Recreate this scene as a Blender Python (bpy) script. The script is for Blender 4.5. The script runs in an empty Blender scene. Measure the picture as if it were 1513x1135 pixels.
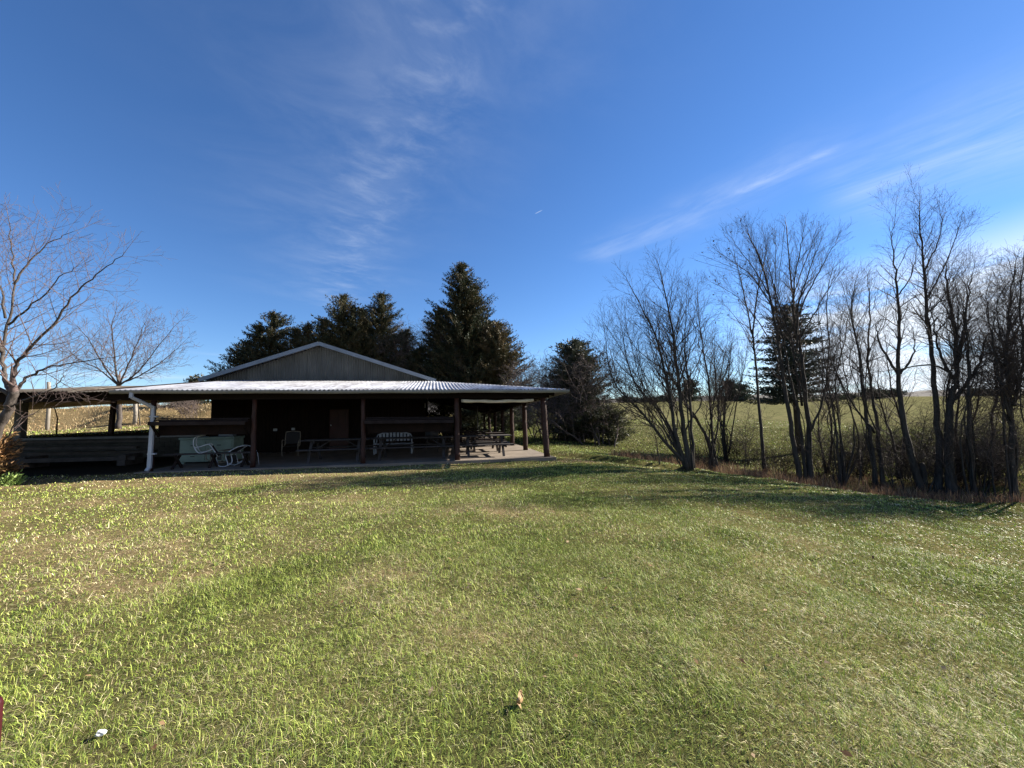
import bpy, math, random
import numpy as np
from mathutils import Vector, Matrix
R = math.radians
random.seed(7)
NP = np.random.default_rng(11)
scene = bpy.context.scene
HAZE = False
COL = scene.collection

# ------------------------------------------------------------------ camera
F, CX, CY, H = 570., 756.5, 567.5, 1.6
PITCH, ROLL = R(4.7), R(-1.5)
def _rx(a): c, s = math.cos(a), math.sin(a); return np.array([[1,0,0],[0,c,-s],[0,s,c]])
def _rz(a): c, s = math.cos(a), math.sin(a); return np.array([[c,-s,0],[s,c,0],[0,0,1]])
CM = _rx(math.pi/2+PITCH) @ _rz(ROLL)
CP = np.array([0, 0, H])
def ray(px, py): return CM @ np.array([(px-CX)/F, -(py-CY)/F, -1.])
def onz(px, py, z): d = ray(px, py); return CP + d*((z-H)/d[2])
def atY(px, py, Y): d = ray(px, py); return CP + d*(Y/d[1])
cam = bpy.data.cameras.new('camera'); co = bpy.data.objects.new('camera', cam); COL.objects.link(co)
co.matrix_world = Matrix.Translation(Vector(CP)) @ Matrix(CM.tolist()).to_4x4()
cam.sensor_width = 36; cam.lens = 36*F/1513; cam.clip_end = 20000; cam.clip_start = 0.05
scene.camera = co

# ------------------------------------------------------------------ building frame
TH = R(11.4)
U = np.array([math.cos(TH), math.sin(TH), 0]); W = np.array([-math.sin(TH), math.cos(TH), 0])
O = onz(805, 674.9, 0.1); O[2] = 0.
def B(u, v, z=0.): return tuple(O + U*u + W*v + np.array([0, 0, z-0.011*u]))
def onv(px, py, vv):
    d = ray(px, py); t = ((O+W*vv-CP)@W)/(d@W); q = CP+d*t-O
    u = float(q@U); return u, float(q[2])+0.011*u

# ------------------------------------------------------------------ noise and terrain
_tab = NP.random((256, 256))
def vnoise(x, y, s, k=0):
    x = np.asarray(x, float)/s+17.3*k; y = np.asarray(y, float)/s-9.1*k
    xi = np.floor(x).astype(int); yi = np.floor(y).astype(int); fx = x-xi; fy = y-yi
    fx = fx*fx*(3-2*fx); fy = fy*fy*(3-2*fy)
    g = lambda a, b: _tab[a & 255, b & 255]
    return (g(xi, yi)*(1-fx)+g(xi+1, yi)*fx)*(1-fy)+(g(xi, yi+1)*(1-fx)+g(xi+1, yi+1)*fx)*fy
def sm(x, a, b):
    t = np.clip((np.asarray(x, float)-a)/(b-a), 0, 1); return t*t*(3-2*t)
EA = np.array([5.0, 15.7]); ET = np.array([.889, -.459]); EN = np.array([.459, .889])
def edge(x, y):
    return (x-EA[0])*EN[0]+(y-EA[1])*EN[1], (x-EA[0])*ET[0]+(y-EA[1])*ET[1]
def terr(x, y):
    x = np.asarray(x, float); y = np.asarray(y, float)
    dx = x-O[0]; dy = y-O[1]; u = dx*U[0]+dy*U[1]; v = dx*W[0]+dy*W[1]
    z = (vnoise(x, y, 3.1)-.5)*.07+(vnoise(x, y, 1.1, 3)-.5)*.045+(vnoise(x, y, .42, 15)-.5)*.035
    z = z*sm(abs(v-9), 8.5, 11)+z*.3
    z = z-(0.112*np.log1p(np.exp((x-1.7)*2))/2*(1-sm(x, 9, 16))+1.18*sm(x, 9, 16))*(1-sm(y, 19, 42))
    z = z+0.016*np.clip(-u, 0, 16)*(1-sm(-u, 15, 30))
    s, a = edge(x, y)
    z = z-0.40*np.exp(-((s-1.7)/1.0)**2)*sm(a, -1.5, 1.5)
    # low bank that faces the camera, right of the building
    zb = (y-15.3)+(x-1.6)*.42
    z = z+.16*sm(zb, -.12, .14)*sm(x, 1.4, 2.4)*(1-sm(x, 5.5, 7.5))*(1-sm(zb, .5, 4))
    rise = 0.049*np.log1p(np.exp((y-26)/3))*3
    rise = np.minimum(rise, 5.4)*(1-np.clip((x-44)/500, 0, .42))*sm(x, -8, 8)
    rise = rise*(1-sm(y, 150, 320)*.8)*(1+.34*(vnoise(x, y, 47, 21)-.5)*sm(y, 40, 90))+(vnoise(x, y, 16, 22)-.5)*.7*sm(y, 26, 50)*sm(x, 2, 12)
    z = z+rise
    # left and back: terrace behind the retaining wall and straw bank
    L = 1-sm(u, -14.1, -13.9)
    left = sm(v, 5.95, 6.1)*1.02+0.045*np.clip(v-6, 0, 14)+1.25*sm(v+ (vnoise(x,y,4,5)-.5)*3, 15.5, 20.5)+(vnoise(x, y, 1.6, 9)-.5)*.5*sm(v, 15, 17)
    back = 1.5*sm(v, 22, 33)+.02*np.clip(v-30, 0, 40)
    back = back*(1-sm(x, -4, 8))
    left = left*(1-sm(y, 60, 300))
    back = back*(1-sm(y, 60, 300))
    z = z+np.where(v > 21.5, L*left+(1-L)*np.minimum(back, 3.), L*left)
    far = sm(y, 300, 600)
    return z*(1-far)-1*far
def march(px, py):
    d = ray(px, py); t = 1.
    last = None
    while t < 400:
        p = CP+d*t
        if p[2] < float(terr(p[0], p[1])): break
        t += .05 if t < 30 else .3
    return np.array([p[0], p[1], float(terr(p[0], p[1]))])
def gz(x, y): return float(terr(x, y))

def greenness(x, y):
    dx = x-O[0]; dy = y-O[1]; u = dx*U[0]+dy*U[1]; v = dx*W[0]+dy*W[1]
    g = .56+(vnoise(x, y, 2.6, 1)-.5)*.5+(vnoise(x, y, .9, 2)-.5)*.7+(vnoise(x, y, .3, 4)-.5)*.35
    g = g+.16*sm(x, -5, 1.0)-.17*sm(-x, 1.2, 6)
    g = g-.55*sm(v, -3.2, -1.2)*(1-sm(v, 0, 1))*(1-sm(u, -3.5, 0.5))*(.4+vnoise(x, y, 1.2, 6))
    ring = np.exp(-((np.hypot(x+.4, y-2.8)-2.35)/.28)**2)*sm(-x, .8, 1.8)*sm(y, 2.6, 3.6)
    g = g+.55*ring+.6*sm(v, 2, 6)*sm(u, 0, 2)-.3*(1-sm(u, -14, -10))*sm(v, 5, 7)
    pad = np.exp(-(((u-1.0)/1.1)**2+((v+.4)/.45)**2))
    bank = (1-sm(u, -10, -8))*sm(v, 14.8, 16.)*(1-sm(v, 40, 60))
    return np.clip(g-1.3*pad-1.2*bank, 0, 1), ring

# ------------------------------------------------------------------ mesh helpers
class MB:
    def __init__(s): s.v = []; s.f = []
    def hexa(s, p):      # 8 points: bottom 4 (ccw) then top 4
        n = len(s.v); s.v += [tuple(q) for q in p]
        for f in ((0,3,2,1),(4,5,6,7),(0,1,5,4),(1,2,6,5),(2,3,7,6),(3,0,4,7)): s.f.append(tuple(n+i for i in f))
        return s
    def box(s, c, d, rz=0., rx=0., ry=0.):
        m = Matrix.Rotation(rz, 3, 'Z') @ Matrix.Rotation(ry, 3, 'Y') @ Matrix.Rotation(rx, 3, 'X')
        P = []
        for z in (-1, 1):
            for x, y in ((-1,-1),(1,-1),(1,1),(-1,1)):
                P.append(tuple(Vector(c)+m @ Vector((x*d[0]/2, y*d[1]/2, z*d[2]/2))))
        return s.hexa(P)
    def bbox(s, u0, u1, v0, v1, z0, z1):    # box in building coordinates
        return s.hexa([B(u0,v0,z0),B(u1,v0,z0),B(u1,v1,z0),B(u0,v1,z0),B(u0,v0,z1),B(u1,v0,z1),B(u1,v1,z1),B(u0,v1,z1)])
    def bar(s, a, b, w, h, up=(0,0,1)):     # rectangular bar between two points
        a = Vector(a); b = Vector(b); d = (b-a).normalized(); up = Vector(up)
        x = d.cross(up)
        if x.length < 1e-4: x = d.cross(Vector((1,0,0)))
        x.normalize(); y = x.cross(d).normalized(); x *= w/2; y *= h/2
        return s.hexa([a-x-y, a+x-y, b+x-y, b-x-y, a-x+y, a+x+y, b+x+y, b-x+y])
    def tube(s, pts, rad, k=6, cap=True):
        m = len(pts)
        if not hasattr(rad, '__len__'): rad = [rad]*m
        n0 = len(s.v); px, py, pz = 0.3, 0.9, 0.1
        for i in range(m):
            a = pts[max(0, i-1)]; b = pts[min(m-1, i+1)]
            dx, dy, dz = b[0]-a[0], b[1]-a[1], b[2]-a[2]; l = math.sqrt(dx*dx+dy*dy+dz*dz) or 1.; dx /= l; dy /= l; dz /= l
            t = px*dx+py*dy+pz*dz; px -= t*dx; py -= t*dy; pz -= t*dz; l = math.sqrt(px*px+py*py+pz*pz)
            if l < 1e-3:
                px, py, pz = (0., -dz, dy) if abs(dx) > .5 else (dz, 0., -dx); l = math.sqrt(px*px+py*py+pz*pz) or 1.
            px /= l; py /= l; pz /= l
            qx, qy, qz = dy*pz-dz*py, dz*px-dx*pz, dx*py-dy*px
            r = rad[i]; c = pts[i]
            for j in range(k):
                A = CSK[k][j]; ca = A[0]*r; sa = A[1]*r
                s.v.append((c[0]+px*ca+qx*sa, c[1]+py*ca+qy*sa, c[2]+pz*ca+qz*sa))
        for i in range(m-1):
            for j in range(k):
                a = n0+i*k+j; b = n0+i*k+(j+1) % k
                s.f.append((a, b, b+k, a+k))
        if cap:
            s.f.append(tuple(n0+j for j in reversed(range(k)))); s.f.append(tuple(n0+(m-1)*k+j for j in range(k)))
        return s
CSK = {k: [(math.cos(2*math.pi*j/k), math.sin(2*math.pi*j/k)) for j in range(k)] for k in (3,4,5,6,7,8,10,12,14,16)}

def origin(o):
    p = Vector((0,0,0))
    while o is not None: p += o.location; o = o.parent
    return p
def build(name, mb, mat, parent=None, smooth=False, bevel=0., loc=None):
    me = bpy.data.meshes.new(name)
    off = origin(parent) if parent else Vector(loc if loc is not None else (0,0,0))
    me.from_pydata([(a-off[0], b-off[1], c-off[2]) for a, b, c in mb.v], [], mb.f)
    me.materials.append(mat)
    if smooth: me.polygons.foreach_set('use_smooth', [True]*len(me.polygons))
    o = bpy.data.objects.new(name, me); COL.objects.link(o)
    if parent: o.parent = parent
    elif loc is not None: o.location = loc
    if bevel:
        b = o.modifiers.new('bevel', 'BEVEL'); b.width = bevel; b.segments = 2; b.limit_method = 'ANGLE'
    return o
def tag(o, label=None, cat=None, group=None, kind=None):
    if label: o['label'] = label
    if cat: o['category'] = cat
    if group: o['group'] = group
    if kind: o['kind'] = kind
    return o
def thing(name, label, cat, loc, group=None):
    o = bpy.data.objects.new(name, None); COL.objects.link(o); o.location = Vector([float(c) for c in loc]); o.empty_display_size = .2
    return tag(o, label, cat, group)

# ------------------------------------------------------------------ materials
def nmat(name, c1, c2=None, scale=5., rough=.7, stretch=(1,1,1), bump=0., bscale=None, spec=.3, metal=0., detail=5., c3=None, coords='Object'):
    m = bpy.data.materials.new(name); m.use_nodes = True; nt = m.node_tree; L = nt.links; b = nt.nodes['Principled BSDF']
    b.inputs['Roughness'].default_value = rough; b.inputs['Specular IOR Level'].default_value = spec; b.inputs['Metallic'].default_value = metal
    if c2 is None: c2 = tuple(c*.7 for c in c1)
    tc = nt.nodes.new('ShaderNodeTexCoord'); mp = nt.nodes.new('ShaderNodeMapping'); mp.inputs['Scale'].default_value = stretch
    L.new(tc.outputs[coords], mp.inputs['Vector'])
    n = nt.nodes.new('ShaderNodeTexNoise'); n.inputs['Scale'].default_value = scale; n.inputs['Detail'].default_value = detail; n.inputs['Roughness'].default_value = .65
    L.new(mp.outputs[0], n.inputs['Vector'])
    r = nt.nodes.new('ShaderNodeValToRGB'); r.color_ramp.elements[0].position = .32; r.color_ramp.elements[1].position = .68
    r.color_ramp.elements[0].color = (*c2, 1); r.color_ramp.elements[1].color = (*c1, 1)
    if c3: e = r.color_ramp.elements.new(.8); e.color = (*c3, 1)
    L.new(n.outputs['Fac'], r.inputs['Fac']); L.new(r.outputs['Color'], b.inputs['Base Color'])
    if bump:
        n2 = nt.nodes.new('ShaderNodeTexNoise'); n2.inputs['Scale'].default_value = bscale or scale*4; n2.inputs['Detail'].default_value = 4
        L.new(mp.outputs[0], n2.inputs['Vector'])
        bp = nt.nodes.new('ShaderNodeBump'); bp.inputs['Strength'].default_value = bump; bp.inputs['Distance'].default_value = .02
        L.new(n2.outputs['Fac'], bp.inputs['Height']); L.new(bp.outputs[0], b.inputs['Normal'])
    return m
def leafmat(name, rough=.55, transl=.3, spec=.3, attr='Col'):
    m = bpy.data.materials.new(name); m.use_nodes = True; nt = m.node_tree; L = nt.links; b = nt.nodes['Principled BSDF']
    b.inputs['Roughness'].default_value = rough; b.inputs['Specular IOR Level'].default_value = spec
    a = nt.nodes.new('ShaderNodeAttribute'); a.attribute_name = attr
    L.new(a.outputs['Color'], b.inputs['Base Color'])
    t = nt.nodes.new('ShaderNodeBsdfTranslucent'); L.new(a.outputs['Color'], t.inputs['Color'])
    mx = nt.nodes.new('ShaderNodeMixShader'); mx.inputs[0].default_value = transl
    out = nt.nodes['Material Output']
    L.new(b.outputs[0], mx.inputs[1]); L.new(t.outputs[0], mx.inputs[2]); L.new(mx.outputs[0], out.inputs['Surface'])
    return m
M = {}
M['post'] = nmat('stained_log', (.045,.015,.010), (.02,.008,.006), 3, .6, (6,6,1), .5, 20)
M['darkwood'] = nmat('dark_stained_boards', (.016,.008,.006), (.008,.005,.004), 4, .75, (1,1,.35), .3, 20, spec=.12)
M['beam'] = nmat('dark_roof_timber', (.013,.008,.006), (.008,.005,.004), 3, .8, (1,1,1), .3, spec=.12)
M['rustwood'] = nmat('weathered_table_boards', (.028,.02,.018), (.014,.009,.008), 4, .8, (1,1,1), .3, spec=.15)
M['greywood'] = nmat('grey_table_boards', (.05,.045,.046), (.025,.021,.021), 4, .8, (1,1,1), .3)
M['door'] = nmat('red_brown_door', (.045,.009,.007), (.028,.007,.005), 2, .5)
M['roof'] = nmat('galvanised_roof', (.62,.63,.66), (.20,.185,.18), 1.6, .38, (2.2,.45,1), .05, 8, metal=.35, spec=.5)
M['oldroof'] = nmat('dull_old_roof_metal', (.17,.15,.125), (.075,.06,.045), 1.5, .95, (1,1,1), .1, 8, metal=.0, spec=.05)
M['gable'] = nmat('weathered_gable_cladding', (.115,.115,.105), (.06,.06,.055), 1.4, .6, (1,1,.45), .05, 10, metal=.25, c3=(.2,.19,.14))
M['trim'] = nmat('painted_metal_trim', (.17,.195,.23), (.12,.14,.165), 1.5, .4, metal=.3)
M['gutter'] = nmat('pale_gutter_paint', (.26,.255,.235), (.17,.165,.15), .8, .4)
M['white'] = nmat('white_downspout_paint', (.42,.44,.47), (.32,.34,.37), 2, .4)
M['plastic'] = nmat('white_plastic', (.30,.325,.36), (.23,.245,.27), 3, .4)
M['concrete'] = nmat('concrete_slab', (.21,.17,.135), (.13,.105,.08), 1.2, .85, (1,1,1), .2, 30)
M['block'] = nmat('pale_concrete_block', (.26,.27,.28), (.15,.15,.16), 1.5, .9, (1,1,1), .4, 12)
M['shadeblock'] = nmat('shade_toned_block', (.07,.068,.06), (.03,.03,.027), 1.5, .9, (1,1,1), .4, 12)  # lower wall courses: shade under the shed put into the block colour
M['chest'] = nmat('pale_green_chest_paint', (.20,.27,.23), (.14,.19,.165), 2.5, .6)
M['black'] = nmat('black_metal', (.02,.02,.022), (.012,.012,.013), 4, .5)
M['blackfab'] = nmat('dark_mesh_fabric', (.03,.03,.035), (.018,.018,.02), 30, .8)
M['tubing'] = nmat('white_enamel_tubing', (.46,.5,.57), (.34,.37,.42), 6, .35)
M['tarp'] = nmat('rolled_cream_blind', (.72,.66,.55), (.5,.45,.36), 2, .7, (1,1,1), .3, 10)
M['redpost'] = nmat('dark_red_paint', (.05,.005,.009), (.03,.004,.006), 6, .45)
M['litter'] = nmat('white_paper', (.6,.6,.58), (.4,.4,.4), 20, .7)
M['deadleaf'] = nmat('tan_dead_leaf', (.42,.28,.15), (.24,.14,.07), 30, .6)
M['bark'] = nmat('dark_grey_bark', (.07,.06,.05), (.028,.023,.019), 4, .9, (4,4,.6), .6, 14, spec=.1)
M['barkpale'] = nmat('pale_grey_brown_bark', (.085,.07,.06), (.035,.029,.025), 5, .75, (3,3,1), .4, 16, spec=.2)
M['twig'] = nmat('twig_bark', (.10,.075,.062), (.05,.036,.03), 3, .8, spec=.15)
M['darktwig'] = nmat('dark_brush_bark', (.05,.038,.032), (.025,.02,.017), 3, .85, spec=.1)
M['twigpale'] = nmat('reddish_twig_bark', (.14,.10,.09), (.075,.055,.05), 3, .7, spec=.2)
M['twiggrey'] = nmat('grey_brush_bark', (.17,.135,.12), (.08,.062,.055), 1, .85, spec=.1)
M['pole'] = nmat('weathered_pole_wood', (.3,.27,.23), (.17,.15,.12), 4, .9, (4,4,.5), .3)
M['wood_log'] = nmat('stacked_timber_wood', (.06,.053,.05), (.025,.022,.02), 3, .9, (1,1,1), .3)
M['grassblade'] = leafmat('grass_blades', .5, .15, .18)
M['straw'] = leafmat('dry_straw_stems', .8, .25, .03)
M['needle'] = leafmat('cedar_foliage', .6, .15, .25)

# ------------------------------------------------------------------ numpy blade meshes
def setmesh(name, verts, faces_flat, loop_start, loop_total, cols, mat, smooth=False):
    me = bpy.data.meshes.new(name)
    me.vertices.add(len(verts)); me.vertices.foreach_set('co', verts.astype(np.float32).ravel())
    me.loops.add(len(faces_flat)); me.loops.foreach_set('vertex_index', faces_flat.astype(np.int32))
    me.polygons.add(len(loop_start)); me.polygons.foreach_set('loop_start', loop_start.astype(np.int32))
    try: me.polygons.foreach_set('loop_total', loop_total.astype(np.int32))
    except Exception: pass
    me.update(calc_edges=True)
    a = me.color_attributes.new('Col', 'FLOAT_COLOR', 'POINT')
    a.data.foreach_set('color', np.concatenate([cols, np.ones((len(cols), 1))], 1).astype(np.float32).ravel())
    if smooth: me.polygons.foreach_set('use_smooth', np.ones(len(loop_start), bool))
    me.materials.append(mat)
    return me
def blades(P, hgt, wid, az, lean, col, rng):
    """five-point blades: P base (N,3), lean = horizontal reach / height"""
    n = len(P); d = np.stack([np.cos(az), np.sin(az), np.zeros(n)], 1); s = np.stack([-np.sin(az), np.cos(az), np.zeros(n)], 1)
    tw = rng.uniform(-1.2, 1.2, n); c, sn = np.cos(tw)[:, None], np.sin(tw)[:, None]; s = s*c+d*sn
    w = (wid/2)[:, None]; h = hgt[:, None]; l = lean[:, None]; up = np.array([0, 0, 1.])
    norm = np.sqrt(1+l*l)
    mid = P+(d*l*.38+up*.62)*h/norm*.95
    tip = P+(d*l*1.15+up*.85)*h/norm
    V = np.stack([P-s*w, P+s*w, mid+s*w*.85, mid-s*w*.85, tip], 1).reshape(-1, 3)
    b = np.arange(n)[:, None]*5
    fl = np.concatenate([b+np.array([[0,1,2,3]]), b+np.array([[3,2,4]])], 1).ravel()
    ls = (np.arange(n)[:, None]*7+np.array([[0, 4]])).ravel(); lt = np.tile([4, 3], n)
    return V, fl, ls, lt, np.repeat(col, 5, 0)
def link(name, me, parent=None):
    o = bpy.data.objects.new(name, me); COL.objects.link(o)
    if parent: o.parent = parent
    return o

# lawn: blades by distance
def make_lawn():
    rng = np.random.default_rng(3)
    PP = []; WW = []; HH = []
    # sample in polar coords inside view wedge (a little wider than the view)
    for r0, r1, dens, wid, hs in ((1.2,3.2,10500,.0023,1.2),(3.2,5.,6500,.0031,1.12),(5.,8.,2600,.0056,1.05),(8.,13.,900,.0105,1.),(13.,21.,300,.019,1.15),(21.,45.,55,.045,1.5)):
        a0, a1 = R(-64), R(64)
        area = (r1*r1-r0*r0)*(a1-a0)/2; n = int(area*dens)
        r = np.sqrt(rng.uniform(r0*r0, r1*r1, n)); a = rng.uniform(a0, a1, n)
        x = r*np.sin(a); y = r*np.cos(a)
        PP.append(np.stack([x, y], 1)); WW.append(np.full(n, wid)); HH.append(np.full(n, hs))
    P = np.concatenate(PP); wid = np.concatenate(WW); hs = np.concatenate(HH)
    x, y = P[:, 0], P[:, 1]
    dx = x-O[0]; dy = y-O[1]; u = dx*U[0]+dy*U[1]; v = dx*W[0]+dy*W[1]
    s, al = edge(x, y)
    keep = ~((u > -14.2) & (u < .25) & (v > -.32) & (v < 21))
    keep &= ~((u <= -12.4) & (v > 0.) & (v < 6.2))
    keep &= ~((s > .0) & (s < 3.2) & (al > -1) & (rng.random(len(x)) < .8))
    keep &= ~((u < -9) & (v > 15.3) & (rng.random(len(x)) < .9))
    g, ring = greenness(x, y)
    clump = vnoise(x, y, .13, 7); clump2 = vnoise(x, y, .5, 8)
    bare = (g < .28) & (rng.random(len(x)) < .25)
    keep &= ~bare
    x, y, wid, hs, g, ring, clump, clump2 = [q[keep] for q in (x, y, wid, hs, g, ring, clump, clump2)]
    n = len(x); z = terr(x, y)
    t = rng.random(n)
    hgt = (.016+.026*rng.random(n)+.028*clump*clump2*2+.010*ring)*hs
    isgreen = t < (.28+.60*g)
    hgt = np.where(isgreen, hgt, hgt*1.05)
    lean = np.where(isgreen, rng.gamma(2., .62, n), rng.gamma(2.6, 1.3, n))
    tall = rng.random(n) < .007
    hgt = np.where(tall, hgt*1.9, hgt); lean = np.where(tall, lean*.6, lean)
    az = rng.uniform(0, 2*np.pi, n)*.85+vnoise(x, y, .28, 12)*11
    wid = wid*rng.uniform(.5, 1.35, n)*np.where(isgreen, 1., .7)
    G1 = np.array([.25,.315,.052]); G2 = np.array([.42,.45,.115]); G3 = np.array([.13,.20,.042])
    S1 = np.array([.68,.60,.35]); S2 = np.array([.36,.27,.14]); S3 = np.array([.72,.66,.42])
    m = rng.random(n)[:, None]; q = rng.random(n)[:, None]
    cg = G1*(1-m)+np.where(q < .45, G2, G3)*m
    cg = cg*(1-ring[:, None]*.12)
    cs = S1*(1-m)+np.where(q < .25, S3, S2)*m
    col = np.where(isgreen[:, None], cg, cs)*rng.uniform(.5, 1.5, n)[:, None]
    V, fl, ls, lt, cc = blades(np.stack([x, y, z-.004], 1), hgt, wid, az, lean, col, rng)
    o = link('grass', setmesh('grass', V, fl, ls, lt, cc, M['grassblade']))
    tag(o, 'short mixed green and straw coloured lawn grass covering the ground', 'grass', kind='stuff')
make_lawn()

def field_stuff(name, pts, hmin, hmax, wid, lean, cols, mat, label, cat, seed):
    rng = np.random.default_rng(seed); x, y = pts[:, 0], pts[:, 1]; n = len(x)
    z = terr(x, y)
    h = rng.uniform(hmin, hmax, n); C = np.array(cols)[rng.integers(0, len(cols), n)]*rng.uniform(.7, 1.25, n)[:, None]
    V, fl, ls, lt, cc = blades(np.stack([x, y, z-.02], 1), h, np.full(n, wid)*rng.uniform(.5, 1.4, n), rng.uniform(0, 6.28, n), np.abs(rng.normal(0, lean, n)), C, rng)
    return tag(link(name, setmesh(name, V, fl, ls, lt, cc, mat)), label, cat, kind='stuff')
def uvpts(n, u0, u1, v0, v1, seed, clump=0.):
    rng = np.random.default_rng(seed); u = rng.uniform(u0, u1, n); v = rng.uniform(v0, v1, n)
    p = O[None, :2]+u[:, None]*U[None, :2]+v[:, None]*W[None, :2]
    if clump: p = p[vnoise(p[:, 0], p[:, 1], .9, 3) > clump]
    return p
field_stuff('dry_tall_grass', uvpts(60000, -42, -9, 15.3, 30, 5, .2), .04, .30, .020, 2.2,
            [(.50,.38,.2),(.62,.5,.3),(.30,.2,.11),(.45,.31,.17)], M['straw'], 'tall dry straw coloured grass on the bank behind the shed', 'dry grass', 6)
rng = np.random.default_rng(9)
def edgepts(n, s0, s1, a0, a1, clump=0.):
    s = rng.uniform(s0, s1, n); a = rng.uniform(a0, a1, n); p = EA[None]+s[:, None]*EN[None]+a[:, None]*ET[None]
    if clump: p = p[vnoise(p[:, 0], p[:, 1], .6, 5) > clump]
    return p
field_stuff('ditch_weeds', edgepts(19000, -.1, 3.4, -1.2, 14, .33), .12, .5, .009, .6,
            [(.16,.09,.06),(.24,.15,.09),(.11,.065,.05),(.3,.22,.13)], M['straw'], 'low reddish brown weeds along the tree line ditch', 'weeds', 10)
_r = np.sqrt(rng.uniform(13**2, 40**2, 45000)); _a = rng.uniform(R(3), R(62), 45000)
_p = np.stack([_r*np.sin(_a), _r*np.cos(_a)], 1); _p = _p[edge(_p[:, 0], _p[:, 1])[0] > 3]
field_stuff('pasture_grass', _p, .05, .14, .05, .8, [(.10,.10,.042),(.14,.13,.06),(.085,.09,.036),(.165,.148,.075)], M['straw'], 'olive and straw coloured pasture grass beyond the tree line', 'pasture grass', 12)

def leaf_litter():
    rg = np.random.default_rng(77); n = 900
    rr_ = np.sqrt(rg.uniform(1.8**2, 15**2, n)); a = rg.uniform(R(-60), R(60), n); P1 = np.stack([rr_*np.sin(a), rr_*np.cos(a)], 1)
    s_, a2 = rg.uniform(-1.6, 2.5, 1500), rg.uniform(-1, 13, 1500); P2 = EA[None]+s_[:, None]*EN[None]+a2[:, None]*ET[None]
    P = np.concatenate([P1, P2]); n = len(P); x, y = P[:, 0], P[:, 1]; z = terr(x, y)+rg.uniform(.012, .035, n)
    c = np.stack([x, y, z], 1); az = rg.uniform(0, 6.28, n); d = np.stack([np.cos(az), np.sin(az), rg.normal(0, .35, n)], 1); e = np.stack([-np.sin(az), np.cos(az), rg.normal(0, .35, n)], 1)
    L_ = rg.uniform(.012, .03, n)[:, None]
    V = np.stack([c-d*L_, c+e*L_*.5, c+d*L_, c-e*L_*.5+np.array([0, 0, .006])], 1).reshape(-1, 3)
    fl = np.arange(n*4); C = np.array([(.20,.11,.06),(.32,.2,.11),(.13,.07,.04),(.42,.3,.19)])[rg.integers(0, 4, n)]
    tag(link('leaf_litter', setmesh('leaf_litter', V, fl, np.arange(n)*4, np.full(n, 4), np.repeat(C, 4, 0), M['straw'])), 'tiny brown fallen leaves scattered over the lawn', 'leaf litter', kind='stuff')
leaf_litter()
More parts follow.
